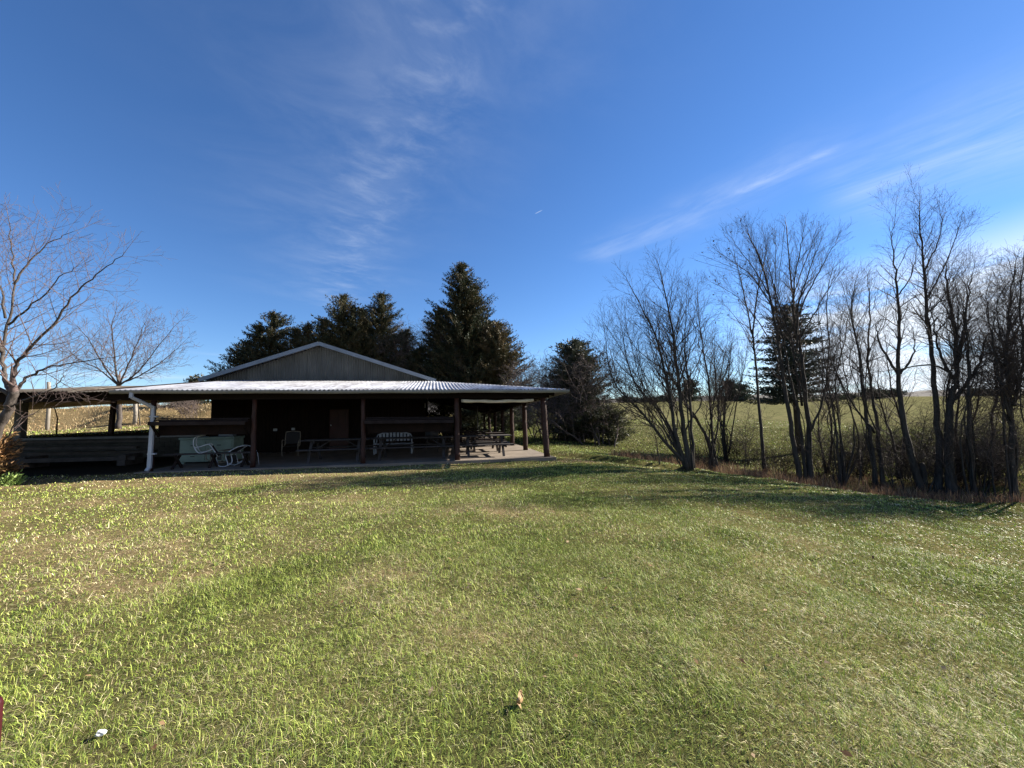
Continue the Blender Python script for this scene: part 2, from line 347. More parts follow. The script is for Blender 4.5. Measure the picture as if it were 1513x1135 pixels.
# ------------------------------------------------------------------ ground sheet
def axis(fine0, fine1, step, far0, far1):
    a = list(np.arange(fine0, fine1, step)); s = step; x = a[-1]
    while x < far1: s *= 1.13; x += s; a.append(x)
    s = step; x = a[0]; b = []
    while x > far0: s *= 1.13; x -= s; b.append(x)
    return np.array(b[::-1]+a)
def make_ground():
    xs = axis(-30, 22, .22, -6000, 6000); ys = axis(-2, 36, .18, -300, 8000)
    X, Y = np.meshgrid(xs, ys); Z = terr(X, Y)
    nx, ny = len(xs), len(ys)
    V = np.stack([X.ravel(), Y.ravel(), Z.ravel()], 1)
    i = (np.arange(ny-1)[:, None]*nx+np.arange(nx-1)[None]).ravel()
    fl = np.stack([i, i+1, i+nx+1, i+nx], 1).ravel(); n = len(i)
    g, ring = greenness(X.ravel(), Y.ravel())
    dxx = X.ravel()-O[0]; dyy = Y.ravel()-O[1]; uu = dxx*U[0]+dyy*U[1]; vv = dxx*W[0]+dyy*W[1]
    shade_soil = (1-sm(uu, -13.0, -12.4))*sm(vv, -1.0, .2)*(1-sm(vv, 6.6, 7.4))  # bare shed floor, darkened in colour to carry the shade under the roof
    far = sm(Y.ravel(), 20, 40)*sm(X.ravel(), 3, 9)
    col = np.stack([g, far, shade_soil], 1)
    m = bpy.data.materials.new('lawn_soil'); m.use_nodes = True; nt = m.node_tree; L = nt.links; b = nt.nodes['Principled BSDF']
    b.inputs['Roughness'].default_value = 1.; b.inputs['Specular IOR Level'].default_value = 0.
    at = nt.nodes.new('ShaderNodeAttribute'); at.attribute_name = 'Col'
    tc = nt.nodes.new('ShaderNodeTexCoord')
    def noise(s, d=6):
        q = nt.nodes.new('ShaderNodeTexNoise'); q.inputs['Scale'].default_value = s; q.inputs['Detail'].default_value = d; q.inputs['Roughness'].default_value = .7
        L.new(tc.outputs['Object'], q.inputs['Vector']); return q
    n1 = noise(.35, 8); n2 = noise(9, 6); n3 = noise(60, 3)
    sep = nt.nodes.new('ShaderNodeSeparateColor'); L.new(at.outputs['Color'], sep.inputs[0])
    def math_(op, a, bb):
        q = nt.nodes.new('ShaderNodeMath'); q.operation = op
        for k, w in enumerate((a, bb)):
            if isinstance(w, (int, float)): q.inputs[k].default_value = w
            else: L.new(w, q.inputs[k])
        return q.outputs[0]
    fac = math_('ADD', sep.outputs[0], math_('MULTIPLY', math_('SUBTRACT', n2.outputs['Fac'], .5), 1.6))
    fac = math_('ADD', fac, math_('MULTIPLY', math_('SUBTRACT', n1.outputs['Fac'], .5), 1.0))
    r = nt.nodes.new('ShaderNodeValToRGB'); cr = r.color_ramp
    cr.elements[0].position = .05; cr.elements[0].color = (.19,.15,.085,1); cr.elements[1].position = 1.; cr.elements[1].color = (.065,.07,.028,1)
    e = cr.elements.new(.4); e.color = (.115,.105,.048,1)
    L.new(fac, r.inputs['Fac'])
    mx = nt.nodes.new('ShaderNodeMix'); mx.data_type = 'RGBA'; mx.blend_type = 'MULTIPLY'; mx.inputs[0].default_value = 1
    rr = nt.nodes.new('ShaderNodeValToRGB'); rr.color_ramp.elements[0].position = .35; rr.color_ramp.elements[1].position = .65
    rr.color_ramp.elements[0].color = (.55,.5,.45,1); rr.color_ramp.elements[1].color = (1.25,1.2,1.1,1)
    L.new(n3.outputs['Fac'], rr.inputs['Fac']); L.new(r.outputs['Color'], mx.inputs[6]); L.new(rr.outputs['Color'], mx.inputs[7])
    L.new(mx.outputs[2], b.inputs['Base Color'])
    def over(prev, fac_, c_):
        q = nt.nodes.new('ShaderNodeMix'); q.data_type = 'RGBA'; L.new(fac_, q.inputs[0]); L.new(prev, q.inputs[6])
        if isinstance(c_, tuple): q.inputs[7].default_value = c_
        else: L.new(c_, q.inputs[7])
        return q.outputs[2]
    fr_ = nt.nodes.new('ShaderNodeValToRGB'); fr_.color_ramp.elements[0].position = .35; fr_.color_ramp.elements[1].position = .65
    fr_.color_ramp.elements[0].color = (.075,.078,.034,1); fr_.color_ramp.elements[1].color = (.165,.148,.072,1)
    n4 = noise(.9, 8); L.new(n4.outputs['Fac'], fr_.inputs['Fac'])
    cc_ = over(mx.outputs[2], sep.outputs[1], fr_.outputs['Color'])
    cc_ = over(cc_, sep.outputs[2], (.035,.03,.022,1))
    L.new(cc_, b.inputs['Base Color'])
    bp = nt.nodes.new('ShaderNodeBump'); bp.inputs['Strength'].default_value = .6; bp.inputs['Distance'].default_value = .06
    L.new(n2.outputs['Fac'], bp.inputs['Height']); L.new(bp.outputs[0], b.inputs['Normal'])
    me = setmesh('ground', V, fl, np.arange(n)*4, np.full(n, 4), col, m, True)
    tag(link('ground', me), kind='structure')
make_ground()
def hill_range(name, dist, x0, x1, hfun, c1, c2, seed):
    mb = MB(); xs = np.linspace(x0, x1, 240); prof = [(-.5, -.02), (-.25, .35), (-.1, .8), (0, 1.), (.2, .9), (.6, .5), (1., -.02)]
    for j, (dd, hh) in enumerate(prof):
        for x in xs:
            hgt = hfun(x)*hh*(1+.16*(float(vnoise(x, j*400., dist*.03, seed))-.5)) + (float(vnoise(x, j*77., dist*.004, seed+3))-.5)*dist*.004*(hh > .5)
            mb.v.append((x, dist*(1+dd*.3), max(hgt, -3)))
    n = len(xs)
    for j in range(len(prof)-1):
        for i in range(n-1): mb.f.append((j*n+i, j*n+i+1, (j+1)*n+i+1, (j+1)*n+i))
    o = build(name, mb, nmat(name+'_woods', c1, c2, .01, .95, (1,1,1), spec=.05), smooth=True)
    return tag(o, kind='structure')
hill_range('hills', 1900, -4500, 5500, lambda x: 95+38*(float(vnoise(x, 0, 900, 2))-.5)-30*float(sm(x, -400, 1500)), (.13,.115,.10), (.085,.08,.075), 2)

# ------------------------------------------------------------------ trees
def catmull(P, sub=4):
    P = [np.array(p, float) for p in P]; out = []
    Q = [2*P[0]-P[1]]+P+[2*P[-1]-P[-2]]
    for i in range(1, len(Q)-2):
        for k in range(sub):
            t = k/sub; a, b, c, d = Q[i-1:i+3]
            out.append(.5*((2*b)+(-a+c)*t+(2*a-5*b+4*c-d)*t*t+(-a+3*b-3*c+d)*t**3))
    out.append(P[-1]); return out
def rot_about(d, ang, az):
    # unit dir at angle ang from d, azimuth az
    dx, dy, dz = d
    ax, ay, az_ = (0., 0., 1.) if abs(dz) < .9 else (1., 0., 0.)
    px, py, pz = dy*az_-dz*ay, dz*ax-dx*az_, dx*ay-dy*ax; l = math.sqrt(px*px+py*py+pz*pz); px /= l; py /= l; pz /= l
    qx, qy, qz = dy*pz-dz*py, dz*px-dx*pz, dx*py-dy*px
    ca, sa = math.cos(ang), math.sin(ang); cz, sz = math.cos(az), math.sin(az)
    return (dx*ca+sa*(px*cz+qx*sz), dy*ca+sa*(py*cz+qy*sz), dz*ca+sa*(pz*cz+qz*sz))
def grow(acc, p, d, L, r, lvl, S):
    seg = S['seg'][lvl]; n = max(2, int(L/seg+.5)); pts = [p]; st = L/n; up = S['up']; wan = S['wander']; rn = random.gauss
    dx, dy, dz = d; x, y, z = p; ds = [d]
    for i in range(n):
        dx += rn(0, wan); dy += rn(0, wan); dz += rn(0, wan)+up
        l = math.sqrt(dx*dx+dy*dy+dz*dz); dx /= l; dy /= l; dz /= l
        x += dx*st; y += dy*st; z += dz*st; pts.append((x, y, z)); ds.append((dx, dy, dz))
    rm = S['rmin']; rad = [max(rm, r*(1-.8*i/n)) for i in range(n+1)]
    acc.append((pts, rad, lvl))
    if lvl < S['lv']:
        dn = S['dens'][lvl]; nc = int(L*dn*(S.get('df', 1.3) if lvl < 2 else .8)+random.random()); az = random.random()*6.28
        for c in range(nc):
            t = .12+.86*(c+random.random())/max(nc, 1); t = min(t, .99); k = min(int(t*n), n-1); f = t*n-k
            a, b = pts[k], pts[k+1]; q = (a[0]+(b[0]-a[0])*f, a[1]+(b[1]-a[1])*f, a[2]+(b[2]-a[2])*f)
            az += 2.4+random.gauss(0, .5)
            cd = rot_about(ds[k], random.uniform(*S['ang']), az)
            cl = min(S['len'][lvl+1]*1.1*random.uniform(.55, 1.2), L*.8)*(1.12-.6*t)
            grow(acc, q, cd, cl, max(rm, rad[k]*.52), lvl+1, S)
def bare_tree(name, label, cat, base, stems, bark='bark', twig='twig', group=None, seed=0, leaves=None, baseY=None, **kw):
    """stems: lists of photo points for the trunk and its main limbs, placed at the tree's own distance"""
    random.seed(seed*31+5)
    S = dict(seg=[.35,.25,.16,.12], up=.06, wander=.13, rmin=.0019, lv=3, dens=[5,6,7], len=[0,1.5,.75,.34], ang=(.45,.95), start=.35, trunk_k=7, spread=.35, L1=1.)
    S.update(kw)
    b = march(*base) if baseY is None else np.array([*atY(base[0], base[1], baseY)[:2], 0.])
    if baseY is not None: b[2] = gz(b[0], b[1])
    root = thing(name, label, cat, b, group)
    T = MB(); K = MB(); acc = []; starts = []
    for si, st in enumerate(stems):
        g = st['g']; off = random.uniform(-1, 1)*S['spread']
        if 'dy' in st: off = st['dy']
        pts = []
        m = len(g)
        for i, (px, py) in enumerate(g):
            if i == 0 and st.get('root', True):
                q = atY(px, py, b[1]); q[2] = gz(q[0], q[1])-.08
            else: q = atY(px, py, b[1]+off*i/max(1, m-1))
            pts.append(q)
        pts = catmull(pts, 5); n = len(pts)-1
        # small kinks so that a stem is not a smooth hose
        pts = [p+(np.array([random.gauss(0, .012), random.gauss(0, .02), random.gauss(0, .01)])*(1 if 0 < i < n else 0)) for i, p in enumerate(pts)]
        r0 = st['r']*.9; r1 = st.get('r1', max(S['rmin']*1.6, r0*.12))
        rad = [r0+(r1-r0)*(i/n)**.8 for i in range(n+1)]
        if st.get('root', True): rad[0] *= 1.28; rad[1] *= 1.06
        T.tube([tuple(p) for p in pts], rad, S['trunk_k'])
        starts.append((pts, rad))
        Ltot = sum(float(np.linalg.norm(pts[i+1]-pts[i])) for i in range(n)); s0 = st.get('start', S['start'])
        nc = int(Ltot*(1-s0)*S['dens'][0]*1.65*st.get('d', 1.)); az = random.random()*6; d = (pts[-1]-pts[-2]); d = d/np.linalg.norm(d)
        for c in range(nc):
            t = s0+(1-s0)*(c+random.random())/nc; k = min(int(t*n), n-1)
            q = pts[k]+(pts[k+1]-pts[k])*(t*n-k); d = pts[k+1]-pts[k]; d = d/np.linalg.norm(d)
            az += 2.4+random.gauss(0, .5)
            cd = rot_about(tuple(d), random.uniform(*S['ang']), az)
            tt = (t-s0)/(1-s0)
            cl = S['len'][1]*S['L1']*1.38*(1.1-.7*tt)*random.uniform(.5, 1.2)*min(1, .5+tt*3)
            grow(acc, tuple(q), cd, cl, max(S['rmin']*1.5, min(rad[k]*.42, .024)), 1, S)
        grow(acc, tuple(pts[-1]), tuple(d), .5*S['len'][1], r1, 1, S)
    full = [st for st in stems if st.get('root', True)]
    for e in range(S.get('extra', 0)):
        A_, B_ = random.choice(full), random.choice(full); f = random.random(); PP = []
        for i in range(6):
            def at(g, t):
                q = t*(len(g)-1); k = min(int(q), len(g)-2); w_ = q-k; return g[k][0]*(1-w_)+g[k+1][0]*w_, g[k][1]*(1-w_)+g[k+1][1]*w_
            t = i/5; a_ = at(A_['g'], t); b_ = at(B_['g'], t); j = t*S.get('ej', 16)
            PP.append((a_[0]*(1-f)+b_[0]*f+random.gauss(0, j+2), a_[1]*(1-f)+b_[1]*f+random.uniform(-.2, 1.6)*j))
        off = random.uniform(-1, 1); pts = []
        for i, (px, py) in enumerate(PP):
            q = atY(px, py, b[1]+(.15 if i == 0 else 0)*random.uniform(-1, 1)+off*i/5)
            if i == 0: q[2] = gz(q[0], q[1])-.06
            pts.append(q)
        pts = catmull(pts, 4); n = len(pts)-1; r0 = random.uniform(.014, .032); rad = [r0*(1-.85*i/n)+.002 for i in range(n+1)]
        T.tube([tuple(p) for p in pts], rad, 5); az = 0.
        Ltot = sum(float(np.linalg.norm(pts[i+1]-pts[i])) for i in range(n)); nc = int(Ltot*.65*S['dens'][0])
        for c in range(nc):
            t = .35+.65*(c+random.random())/nc; k = min(int(t*n), n-1); q = pts[k]+(pts[k+1]-pts[k])*(t*n-k); d = pts[k+1]-pts[k]; d = d/np.linalg.norm(d)
            az += 2.4+random.gauss(0, .5); grow(acc, tuple(q), rot_about(tuple(d), random.uniform(*S['ang']), az), S['len'][1]*.9*(1.1-.7*t)*random.uniform(.5, 1.2), max(.004, rad[k]*.5), 1, S)
    for pts, rad, lvl in acc:
        K.tube(pts, rad, 4 if rad[0] > .012 else 3, cap=False)
    build('trunk', T, M[bark], root, True)
    build('crown', K, M[twig], root, True)
    if leaves:
        tips = [p for pts, rad, lvl in acc if lvl >= 2 for p in pts[1:]]
        tips = [p for p in tips if leaves['test'](p)]
        random.shuffle(tips); V = MB()
        for p in tips[:leaves['n']]:
            s = random.uniform(.025, .06); a = random.random()*6.28; t = random.uniform(-.9, .9)
            e1 = Vector((math.cos(a), math.sin(a), t))*s; e2 = Vector((-math.sin(a), math.cos(a), random.uniform(-1, 1)))*s*.5; c = Vector(p)-Vector((0,0,s*.6))
            n = len(V.v); V.v += [tuple(c-e1), tuple(c+e2), tuple(c+e1), tuple(c-e2)]; V.f.append((n, n+1, n+2, n+3))
        build('withered_leaves', V, M['deadleaf2'], root)
    return root
M['deadleaf2'] = nmat('brown_withered_leaves', (.12,.06,.03), (.06,.03,.018), 10, .7)

def foliage_mesh(centers, dirs, n_per, size, cols, rng, mat, name='foliage', squash=1., el=0.):
    """many narrow leaf-sprays spread round each center"""
    N = len(centers); c = np.repeat(centers, n_per, 0); d = np.repeat(dirs, n_per, 0); n = len(c)
    d0 = d; d = d+rng.normal(0, .5 if el else .55, (n, 3)); d /= np.linalg.norm(d, axis=1)[:, None]
    side = np.cross(d, rng.normal(0, 1, (n, 3))); side /= np.linalg.norm(side, axis=1)[:, None]
    L = (size*rng.uniform(.5, 1.3, n))[:, None]; base = c+rng.normal(0, size*(.42 if el else .55), (n, 3))*np.array([1, 1, squash])+d0*(rng.uniform(-.8, 1.3, n)*el)[:, None]
    V = np.stack([base-side*L*.16, base+side*L*.16, base+d*L*.6+side*L*.12, base+d*L*.55-side*L*.14, base+d*L], 1).reshape(-1, 3)
    b = np.arange(n)[:, None]*5
    fl = np.concatenate([b+np.array([[0,1,2,3]]), b+np.array([[3,2,4]])], 1).ravel()
    ls = (np.arange(n)[:, None]*7+np.array([[0, 4]])).ravel(); lt = np.tile([4, 3], n)
    C = np.array(cols)
    ci = np.repeat(rng.random(N), n_per)*(len(C)-1)
    k = np.clip(ci.astype(int), 0, len(C)-2); f = (ci-k)[:, None]
    cc = (C[k]*(1-f)+C[k+1]*f)*rng.uniform(.7, 1.3, n)[:, None]
    return setmesh(name, V, fl, ls, lt, np.repeat(cc, 5, 0), mat)
CEDAR = [(.016,.024,.012),(.026,.033,.015),(.045,.042,.018),(.08,.058,.026)]
SPRUCE = [(.02,.03,.02),(.028,.04,.026),(.035,.045,.03),(.05,.055,.04)]
def conifer(name, label, cat, top, baseY, halfw, cols=CEDAR, seed=0, nb=260, spr=.30, size=.16, n_per=9, lean=0., crown0=.03, shape=.75, rise=.35, group=None, tops=((0,0,1,1),), layer=False):
    """top = photo point of the tip, halfw = crown half width in metres"""
    rng = np.random.default_rng(seed+100); random.seed(seed)
    tp = atY(top[0], top[1], baseY); x, y = tp[0]-lean, tp[1]; zb = gz(x, y); Ht = tp[2]-zb
    root = thing(name, label, cat, (x, y, zb), group)
    T = MB(); T.tube([(x, y, zb-.1), (x+lean*.3, y, zb+Ht*.35), (x+lean*.7, y, zb+Ht*.7), (x+lean, y, tp[2]-.1)], [.022*Ht, .016*Ht, .009*Ht, .01], 8)
    C = []; D = []
    lob = rng.uniform(.62, 1.12, (12, 7))
    for (ox_, oy_, hf_, wf_) in tops:
        for i in range(int(nb*wf_*hf_)):
            t = crown0+(1-crown0)*(i+rng.random())/(nb*wf_*hf_); az = rng.uniform(0, 2*np.pi) if not layer else rng.uniform(0, 2*np.pi)
            if layer: t = crown0+(1-crown0)*(np.floor(t*layer)+.5+rng.normal(0, .12))/layer; t = min(max(t, crown0), .99)
            prof = (1-t)**shape*(1 if t > .18 else .75+1.4*t)
            r = halfw*wf_*prof*lob[min(int(t*12), 11), int(az/6.2832*7) % 7]*rng.uniform(.55, 1.22)+.10
            z0 = zb+Ht*hf_*t-r*.15
            c0 = np.array([x+lean*t+ox_*min(1, t*2.2), y+oy_*min(1, t*2.2), z0]); d = np.array([math.cos(az), math.sin(az), rise*rng.uniform(.4, 1.4)])
            tip = c0+d*r; tip[2] -= .06*r*r*(.3 if layer else .0)
            tip[2] = min(tip[2], zb+Ht*hf_+rng.uniform(-.25, .1)-.25*r)
            mid = (c0+tip)/2+np.array([0, 0, -.04*r])
            if i % 2 == 0: T.tube([tuple(c0), tuple(mid), tuple(tip)], [max(.008, .018*r), .01, .004], 3, cap=False)
            m = max(2, int(r/spr*1.35)); s = np.linspace(.22 if r > 1 else .1, 1., m)
            for q in s:
                p = c0*(1-q)**2+2*mid*q*(1-q)+tip*q*q
                for k in range(1 if q > .8 else 2):
                    C.append(p+rng.normal(0, 1, 3)*np.array([.16, .16, .05 if layer else .13])*(.4+r*.26)*(1.12-q*.98)); D.append(d+np.array([0, 0, .25]))
        for q in np.linspace(0, 1, 9):
            C.append(np.array([x+lean+ox_, y+oy_, zb+Ht*hf_-q*.13*Ht*.6])+rng.normal(0, .02+.10*q, 3)*np.array([1, 1, .3])); a_ = rng.uniform(0, 6.28); D.append(np.array([math.cos(a_)*(.2+q), math.sin(a_)*(.2+q), 1.]))
    C = np.array(C); D = np.array(D); D /= np.linalg.norm(D, axis=1)[:, None]
    me = foliage_mesh(C-np.array([x, y, zb]), D, n_per, size, cols, rng, M['needle'], squash=.5 if layer else .7, el=size*1.5)
    build('trunk', T, M['bark'], root, True)
    link('foliage', me, root)
    return root

# ---- right tree line
def jit(pts, s): return [(a+random.uniform(-s, s), b+random.uniform(-s, s)) for a, b in pts]
bare_tree('multi_stem_tree', 'leafless clump of leaning stems nearest the pavilion with one stem sprawling far left', 'tree', (1018, 691), [
    dict(g=[(1022,691),(985,655),(950,612),(905,560),(893,490)], r=.085, d=1.1),
    dict(g=[(1015,690),(998,640),(985,560),(965,490),(930,420)], r=.10),
    dict(g=[(1020,691),(1008,620),(1000,540),(990,470),(975,400)], r=.11),
    dict(g=[(1012,690),(990,630),(950,570),(930,500)], r=.06),
    dict(g=[(1024,690),(1020,600),(1012,520),(1015,440)], r=.07),
    dict(g=[(1016,690),(975,610),(935,560),(915,470)], r=.06)],
    seed=1, extra=12, len=[0,1.5,.8,.36], dens=[4.5,5.5,6], up=.07, ang=(.35,.8))
bare_tree('multi_stem_tree', 'leafless three stemmed tree just right of the sprawling clump', 'tree', (1052, 695), [
    dict(g=[(1055,695),(1046,650),(1010,590),(985,540),(970,470)], r=.10, d=.9),
    dict(g=[(1060,693),(1052,640),(1046,560),(1035,490),(1030,430)], r=.08),
    dict(g=[(1048,693),(1060,630),(1063,570),(1075,500)], r=.06)],
    seed=2, extra=8, len=[0,1.3,.7,.34], dens=[4,5.5,6], ang=(.35,.8))
bare_tree('small_tree', 'short leafless twin tree behind the ditch with upright brushy crown', 'tree', (1073, 683), [
    dict(g=[(1073,683),(1070,620),(1076,560),(1082,500)], r=.085),
    dict(g=[(1073,683),(1062,610),(1056,540),(1052,495)], r=.05),
    dict(g=[(1076,670),(1088,600),(1100,540),(1105,505)], r=.045, root=False)],
    seed=3, extra=9, len=[0,1.0,.6,.3], dens=[6,6,6], ang=(.3,.65), up=.1)
bare_tree('slender_tree', 'slender single trunk leafless tree with a few brown leaves left of the spruce', 'tree', (1130, 698), [
    dict(g=[(1131,698),(1124,630),(1118,560),(1112,500),(1098,430),(1085,375)], r=.09, start=.5),
    dict(g=[(1112,500),(1118,440),(1128,390),(1135,350)], r=.045, root=False, start=.15),
    dict(g=[(1114,520),(1100,490),(1080,460),(1066,448)], r=.02, root=False, start=.2)],
    seed=4, len=[0,1.0,.6,.3], dens=[5,5,5], leaves=dict(n=60, test=lambda p: True))
t5 = bare_tree('twin_trunk_tree', 'tall twin trunk leafless tree with the widest fan shaped crown', 'tree', (1190, 713), [
    dict(g=[(1183,713),(1170,642),(1158,560),(1146,485),(1127,395),(1108,350)], r=.12, start=.5),
    dict(g=[(1189,705),(1181,620),(1166,550),(1148,470),(1112,410),(1060,372)], r=.07, start=.5),
    dict(g=[(1197,713),(1195,640),(1190,580),(1180,500),(1171,440),(1162,335)], r=.135, start=.5),
    dict(g=[(1185,600),(1168,500),(1142,420),(1128,345)], r=.05, root=False, start=.3),
    dict(g=[(1176,520),(1180,450),(1196,400),(1215,350)], r=.06, root=False, start=.2),
    dict(g=[(1174,500),(1172,430),(1182,370),(1188,335)], r=.05, root=False, start=.2),
    dict(g=[(1196,640),(1216,590),(1225,520),(1222,440),(1232,390)], r=.055, root=False, start=.4),
    dict(g=[(1178,470),(1200,420),(1222,380),(1238,352)], r=.04, root=False, start=.2),
    dict(g=[(1150,480),(1145,430),(1146,380),(1145,340)], r=.04, root=False, start=.2),
    dict(g=[(1162,560),(1130,490),(1090,440),(1048,415)], r=.035, root=False, start=.4),
    dict(g=[(1140,440),(1115,400),(1090,365),(1078,348)], r=.03, root=False, start=.2),
    dict(g=[(1182,500),(1205,460),(1225,425),(1243,400)], r=.04, root=False, start=.3, dy=.5),
    dict(g=[(1168,450),(1185,400),(1198,365),(1205,340)], r=.03, root=False, start=.2, dy=.4),
    dict(g=[(1135,420),(1120,380),(1108,350),(1102,338)], r=.025, root=False, start=.2, dy=-.5)],
    seed=5, extra=3, len=[0,1.05,.62,.3], dens=[4.5,5,5], ang=(.3,.65), leaves=dict(n=110, test=lambda p: p[0] < atY(1110, 400, p[1])[0]))
conifer('spruce_tree', 'dark spruce standing behind the twin trunk tree', 'tree', (1163, 450), 23., 3.0, SPRUCE, seed=6, nb=330, crown0=.21, shape=.5, rise=.12, layer=24, size=.15, n_per=9)
bare_tree('three_stem_tree', 'leafless tree of thin close stems just right of the twin trunk tree', 'tree', (1247, 718), [
    dict(g=[(1242,716),(1236,650),(1228,590),(1216,520),(1208,440)], r=.06, start=.4),
    dict(g=[(1248,718),(1244,650),(1234,570),(1250,490),(1262,430)], r=.05, start=.4),
    dict(g=[(1246,716),(1262,640),(1250,560),(1240,500),(1245,450)], r=.04, start=.4)],
    seed=7, extra=6, len=[0,1.1,.6,.3], dens=[5,6,6], ang=(.35,.8))
bare_tree('straight_stem_tree', 'pair of straight leafless trunks rising from one foot beside a left leaning limb', 'tree', (1300, 722), [
    dict(g=[(1296,722),(1286,650),(1276,590),(1270,530),(1258,460),(1266,410)], r=.095, start=.5),
    dict(g=[(1306,723),(1298,650),(1290,590),(1282,530),(1286,460),(1282,415)], r=.085, start=.45),
    dict(g=[(1292,640),(1262,600),(1240,560),(1222,520)], r=.05, root=False, start=.2),
    dict(g=[(1276,555),(1258,542),(1236,535)], r=.035, root=False, start=.4)],
    seed=8, extra=4, len=[0,1.3,.7,.34], dens=[4.5,5.5,6], ang=(.35,.85))
bare_tree('forked_tree', 'thick forked tree with tall pale leader and elbowed limbs, left of the tallest one', 'tree', (1352, 724), [
    dict(g=[(1362,724),(1345,670),(1334,610),(1327,550),(1328,470),(1322,400),(1317,352)], r=.14, start=.55, r1=.012),
    dict(g=[(1317,352),(1322,325),(1323,300)], r=.012, root=False, start=0.),
    dict(g=[(1328,556),(1312,530),(1298,500),(1296,480),(1306,470)], r=.06, root=False, start=.4),
    dict(g=[(1330,552),(1345,532),(1352,510),(1346,480)], r=.055, root=False, start=.4),
    dict(g=[(1323,440),(1345,410),(1355,370),(1352,335)], r=.03, root=False, start=.2)],
    seed=9, len=[0,1.2,.62,.3], dens=[4.2,5,5], ang=(.35,.8))
bare_tree('tallest_tree', 'tallest leafless tree of the row with a narrow pointed crown', 'tree', (1386, 728), [
    dict(g=[(1386,728),(1388,660),(1382,580),(1376,510),(1368,440),(1363,370),(1358,310)], r=.13, start=.5, r1=.014),
    dict(g=[(1358,310),(1357,302),(1357,296)], r=.014, root=False, start=0.),
    dict(g=[(1372,440),(1392,400),(1412,350),(1420,325)], r=.035, root=False, start=.15),
    dict(g=[(1366,400),(1385,360),(1392,325),(1385,300)], r=.03, root=False, start=.15),
    dict(g=[(1374,460),(1400,430),(1425,380)], r=.03, root=False, start=.2)],
    seed=10, len=[0,1.1,.62,.3], dens=[5.5,5.5,5], ang=(.35,.8), up=.08)
bare_tree('gnarled_tree', 'stout gnarled leafless tree with crooked limbs and a low round crown', 'tree', (1404, 730), [
    dict(g=[(1404,730),(1402,670),(1404,600),(1414,550),(1412,500),(1402,440),(1398,400)], r=.16, start=.5),
    dict(g=[(1410,590),(1432,560),(1448,535),(1456,500),(1470,490)], r=.08, root=False, start=.4),
    dict(g=[(1412,540),(1425,490),(1430,440),(1438,400)], r=.07, root=False, start=.2),
    dict(g=[(1406,560),(1388,520),(1380,480),(1375,440)], r=.06, root=False, start=.3),
    dict(g=[(1414,560),(1380,540),(1330,545),(1284,552)], r=.05, root=False, start=.8, d=.5),
    dict(g=[(1430,560),(1450,550),(1475,552),(1500,560)], r=.045, root=False, start=.4)],
    seed=11, extra=4, len=[0,1.3,.7,.34], dens=[5,6,6], ang=(.4,.95))
bare_tree('slender_tree', 'straight slender leafless tree between the gnarled tree and the frame edge tree', 'tree', (1438, 733), [
    dict(g=[(1440,733),(1434,670),(1430,600),(1432,540),(1428,470),(1430,415)], r=.085, start=.45),
    dict(g=[(1432,735),(1424,690),(1420,640),(1440,560),(1462,500)], r=.04, start=.4)],
    seed=12, extra=3, len=[0,1.2,.7,.32], dens=[5,6,6])
bare_tree('vine_covered_tree', 'dense leafless tree thick with twigs at the right edge of the photo', 'tree', (1497, 738), [
    dict(g=[(1497,738),(1496,660),(1492,590),(1488,520),(1492,450),(1500,390)], r=.11, start=.35, d=1.6),
    dict(g=[(1494,620),(1478,560),(1466,500),(1474,440)], r=.05, root=False, start=.2),
    dict(g=[(1498,600),(1512,540),(1525,470),(1530,400)], r=.06, root=False, start=.2)],
    seed=13, extra=6, len=[0,1.3,.7,.32], dens=[6,7,6], ang=(.4,1.1))
bare_tree('edge_tree', 'leafless tree half outside the right edge of the photo', 'tree', (1528, 735), [
    dict(g=[(1528,735),(1520,650),(1518,560),(1508,470),(1512,380)], r=.10, start=.35),
    dict(g=[(1532,735),(1545,640),(1560,540),(1575,440)], r=.08, start=.35)],
    seed=14, extra=3, len=[0,1.3,.7,.32], dens=[5,6,6])
for k_, (bx, by, gs, lab) in enumerate([
    (1418, 712, [[(1418,712),(1412,640),(1416,570),(1408,500)],[(1418,712),(1430,650),(1446,590),(1452,520)]], 'leafless tree farther back between the gnarled tree and the straight slender one'),
    (1470, 712, [[(1470,712),(1466,640),(1472,560),(1462,480),(1458,430)],[(1470,712),(1484,640),(1480,570),(1490,500)]], 'leafless tree farther back left of the vine thick tree'),
    (1330, 708, [[(1330,708),(1336,640),(1316,570),(1308,500)],[(1330,708),(1318,650),(1300,590),(1296,530)]], 'leafless tree farther back left of the forked tree foot'),
    (1222, 700, [[(1222,700),(1230,640),(1222,580),(1230,510)],[(1222,700),(1210,640),(1214,570)]], 'low leafless tree farther back right of the twin trunk tree')]):
    bare_tree('background_tree', lab, 'tree', (bx, by), [dict(g=g_, r=.07) for g_ in gs], seed=80+k_, len=[0,1.4,.75,.36], dens=[4.5,5.5,6], ang=(.4,.9), group='leafless trees behind the front row')
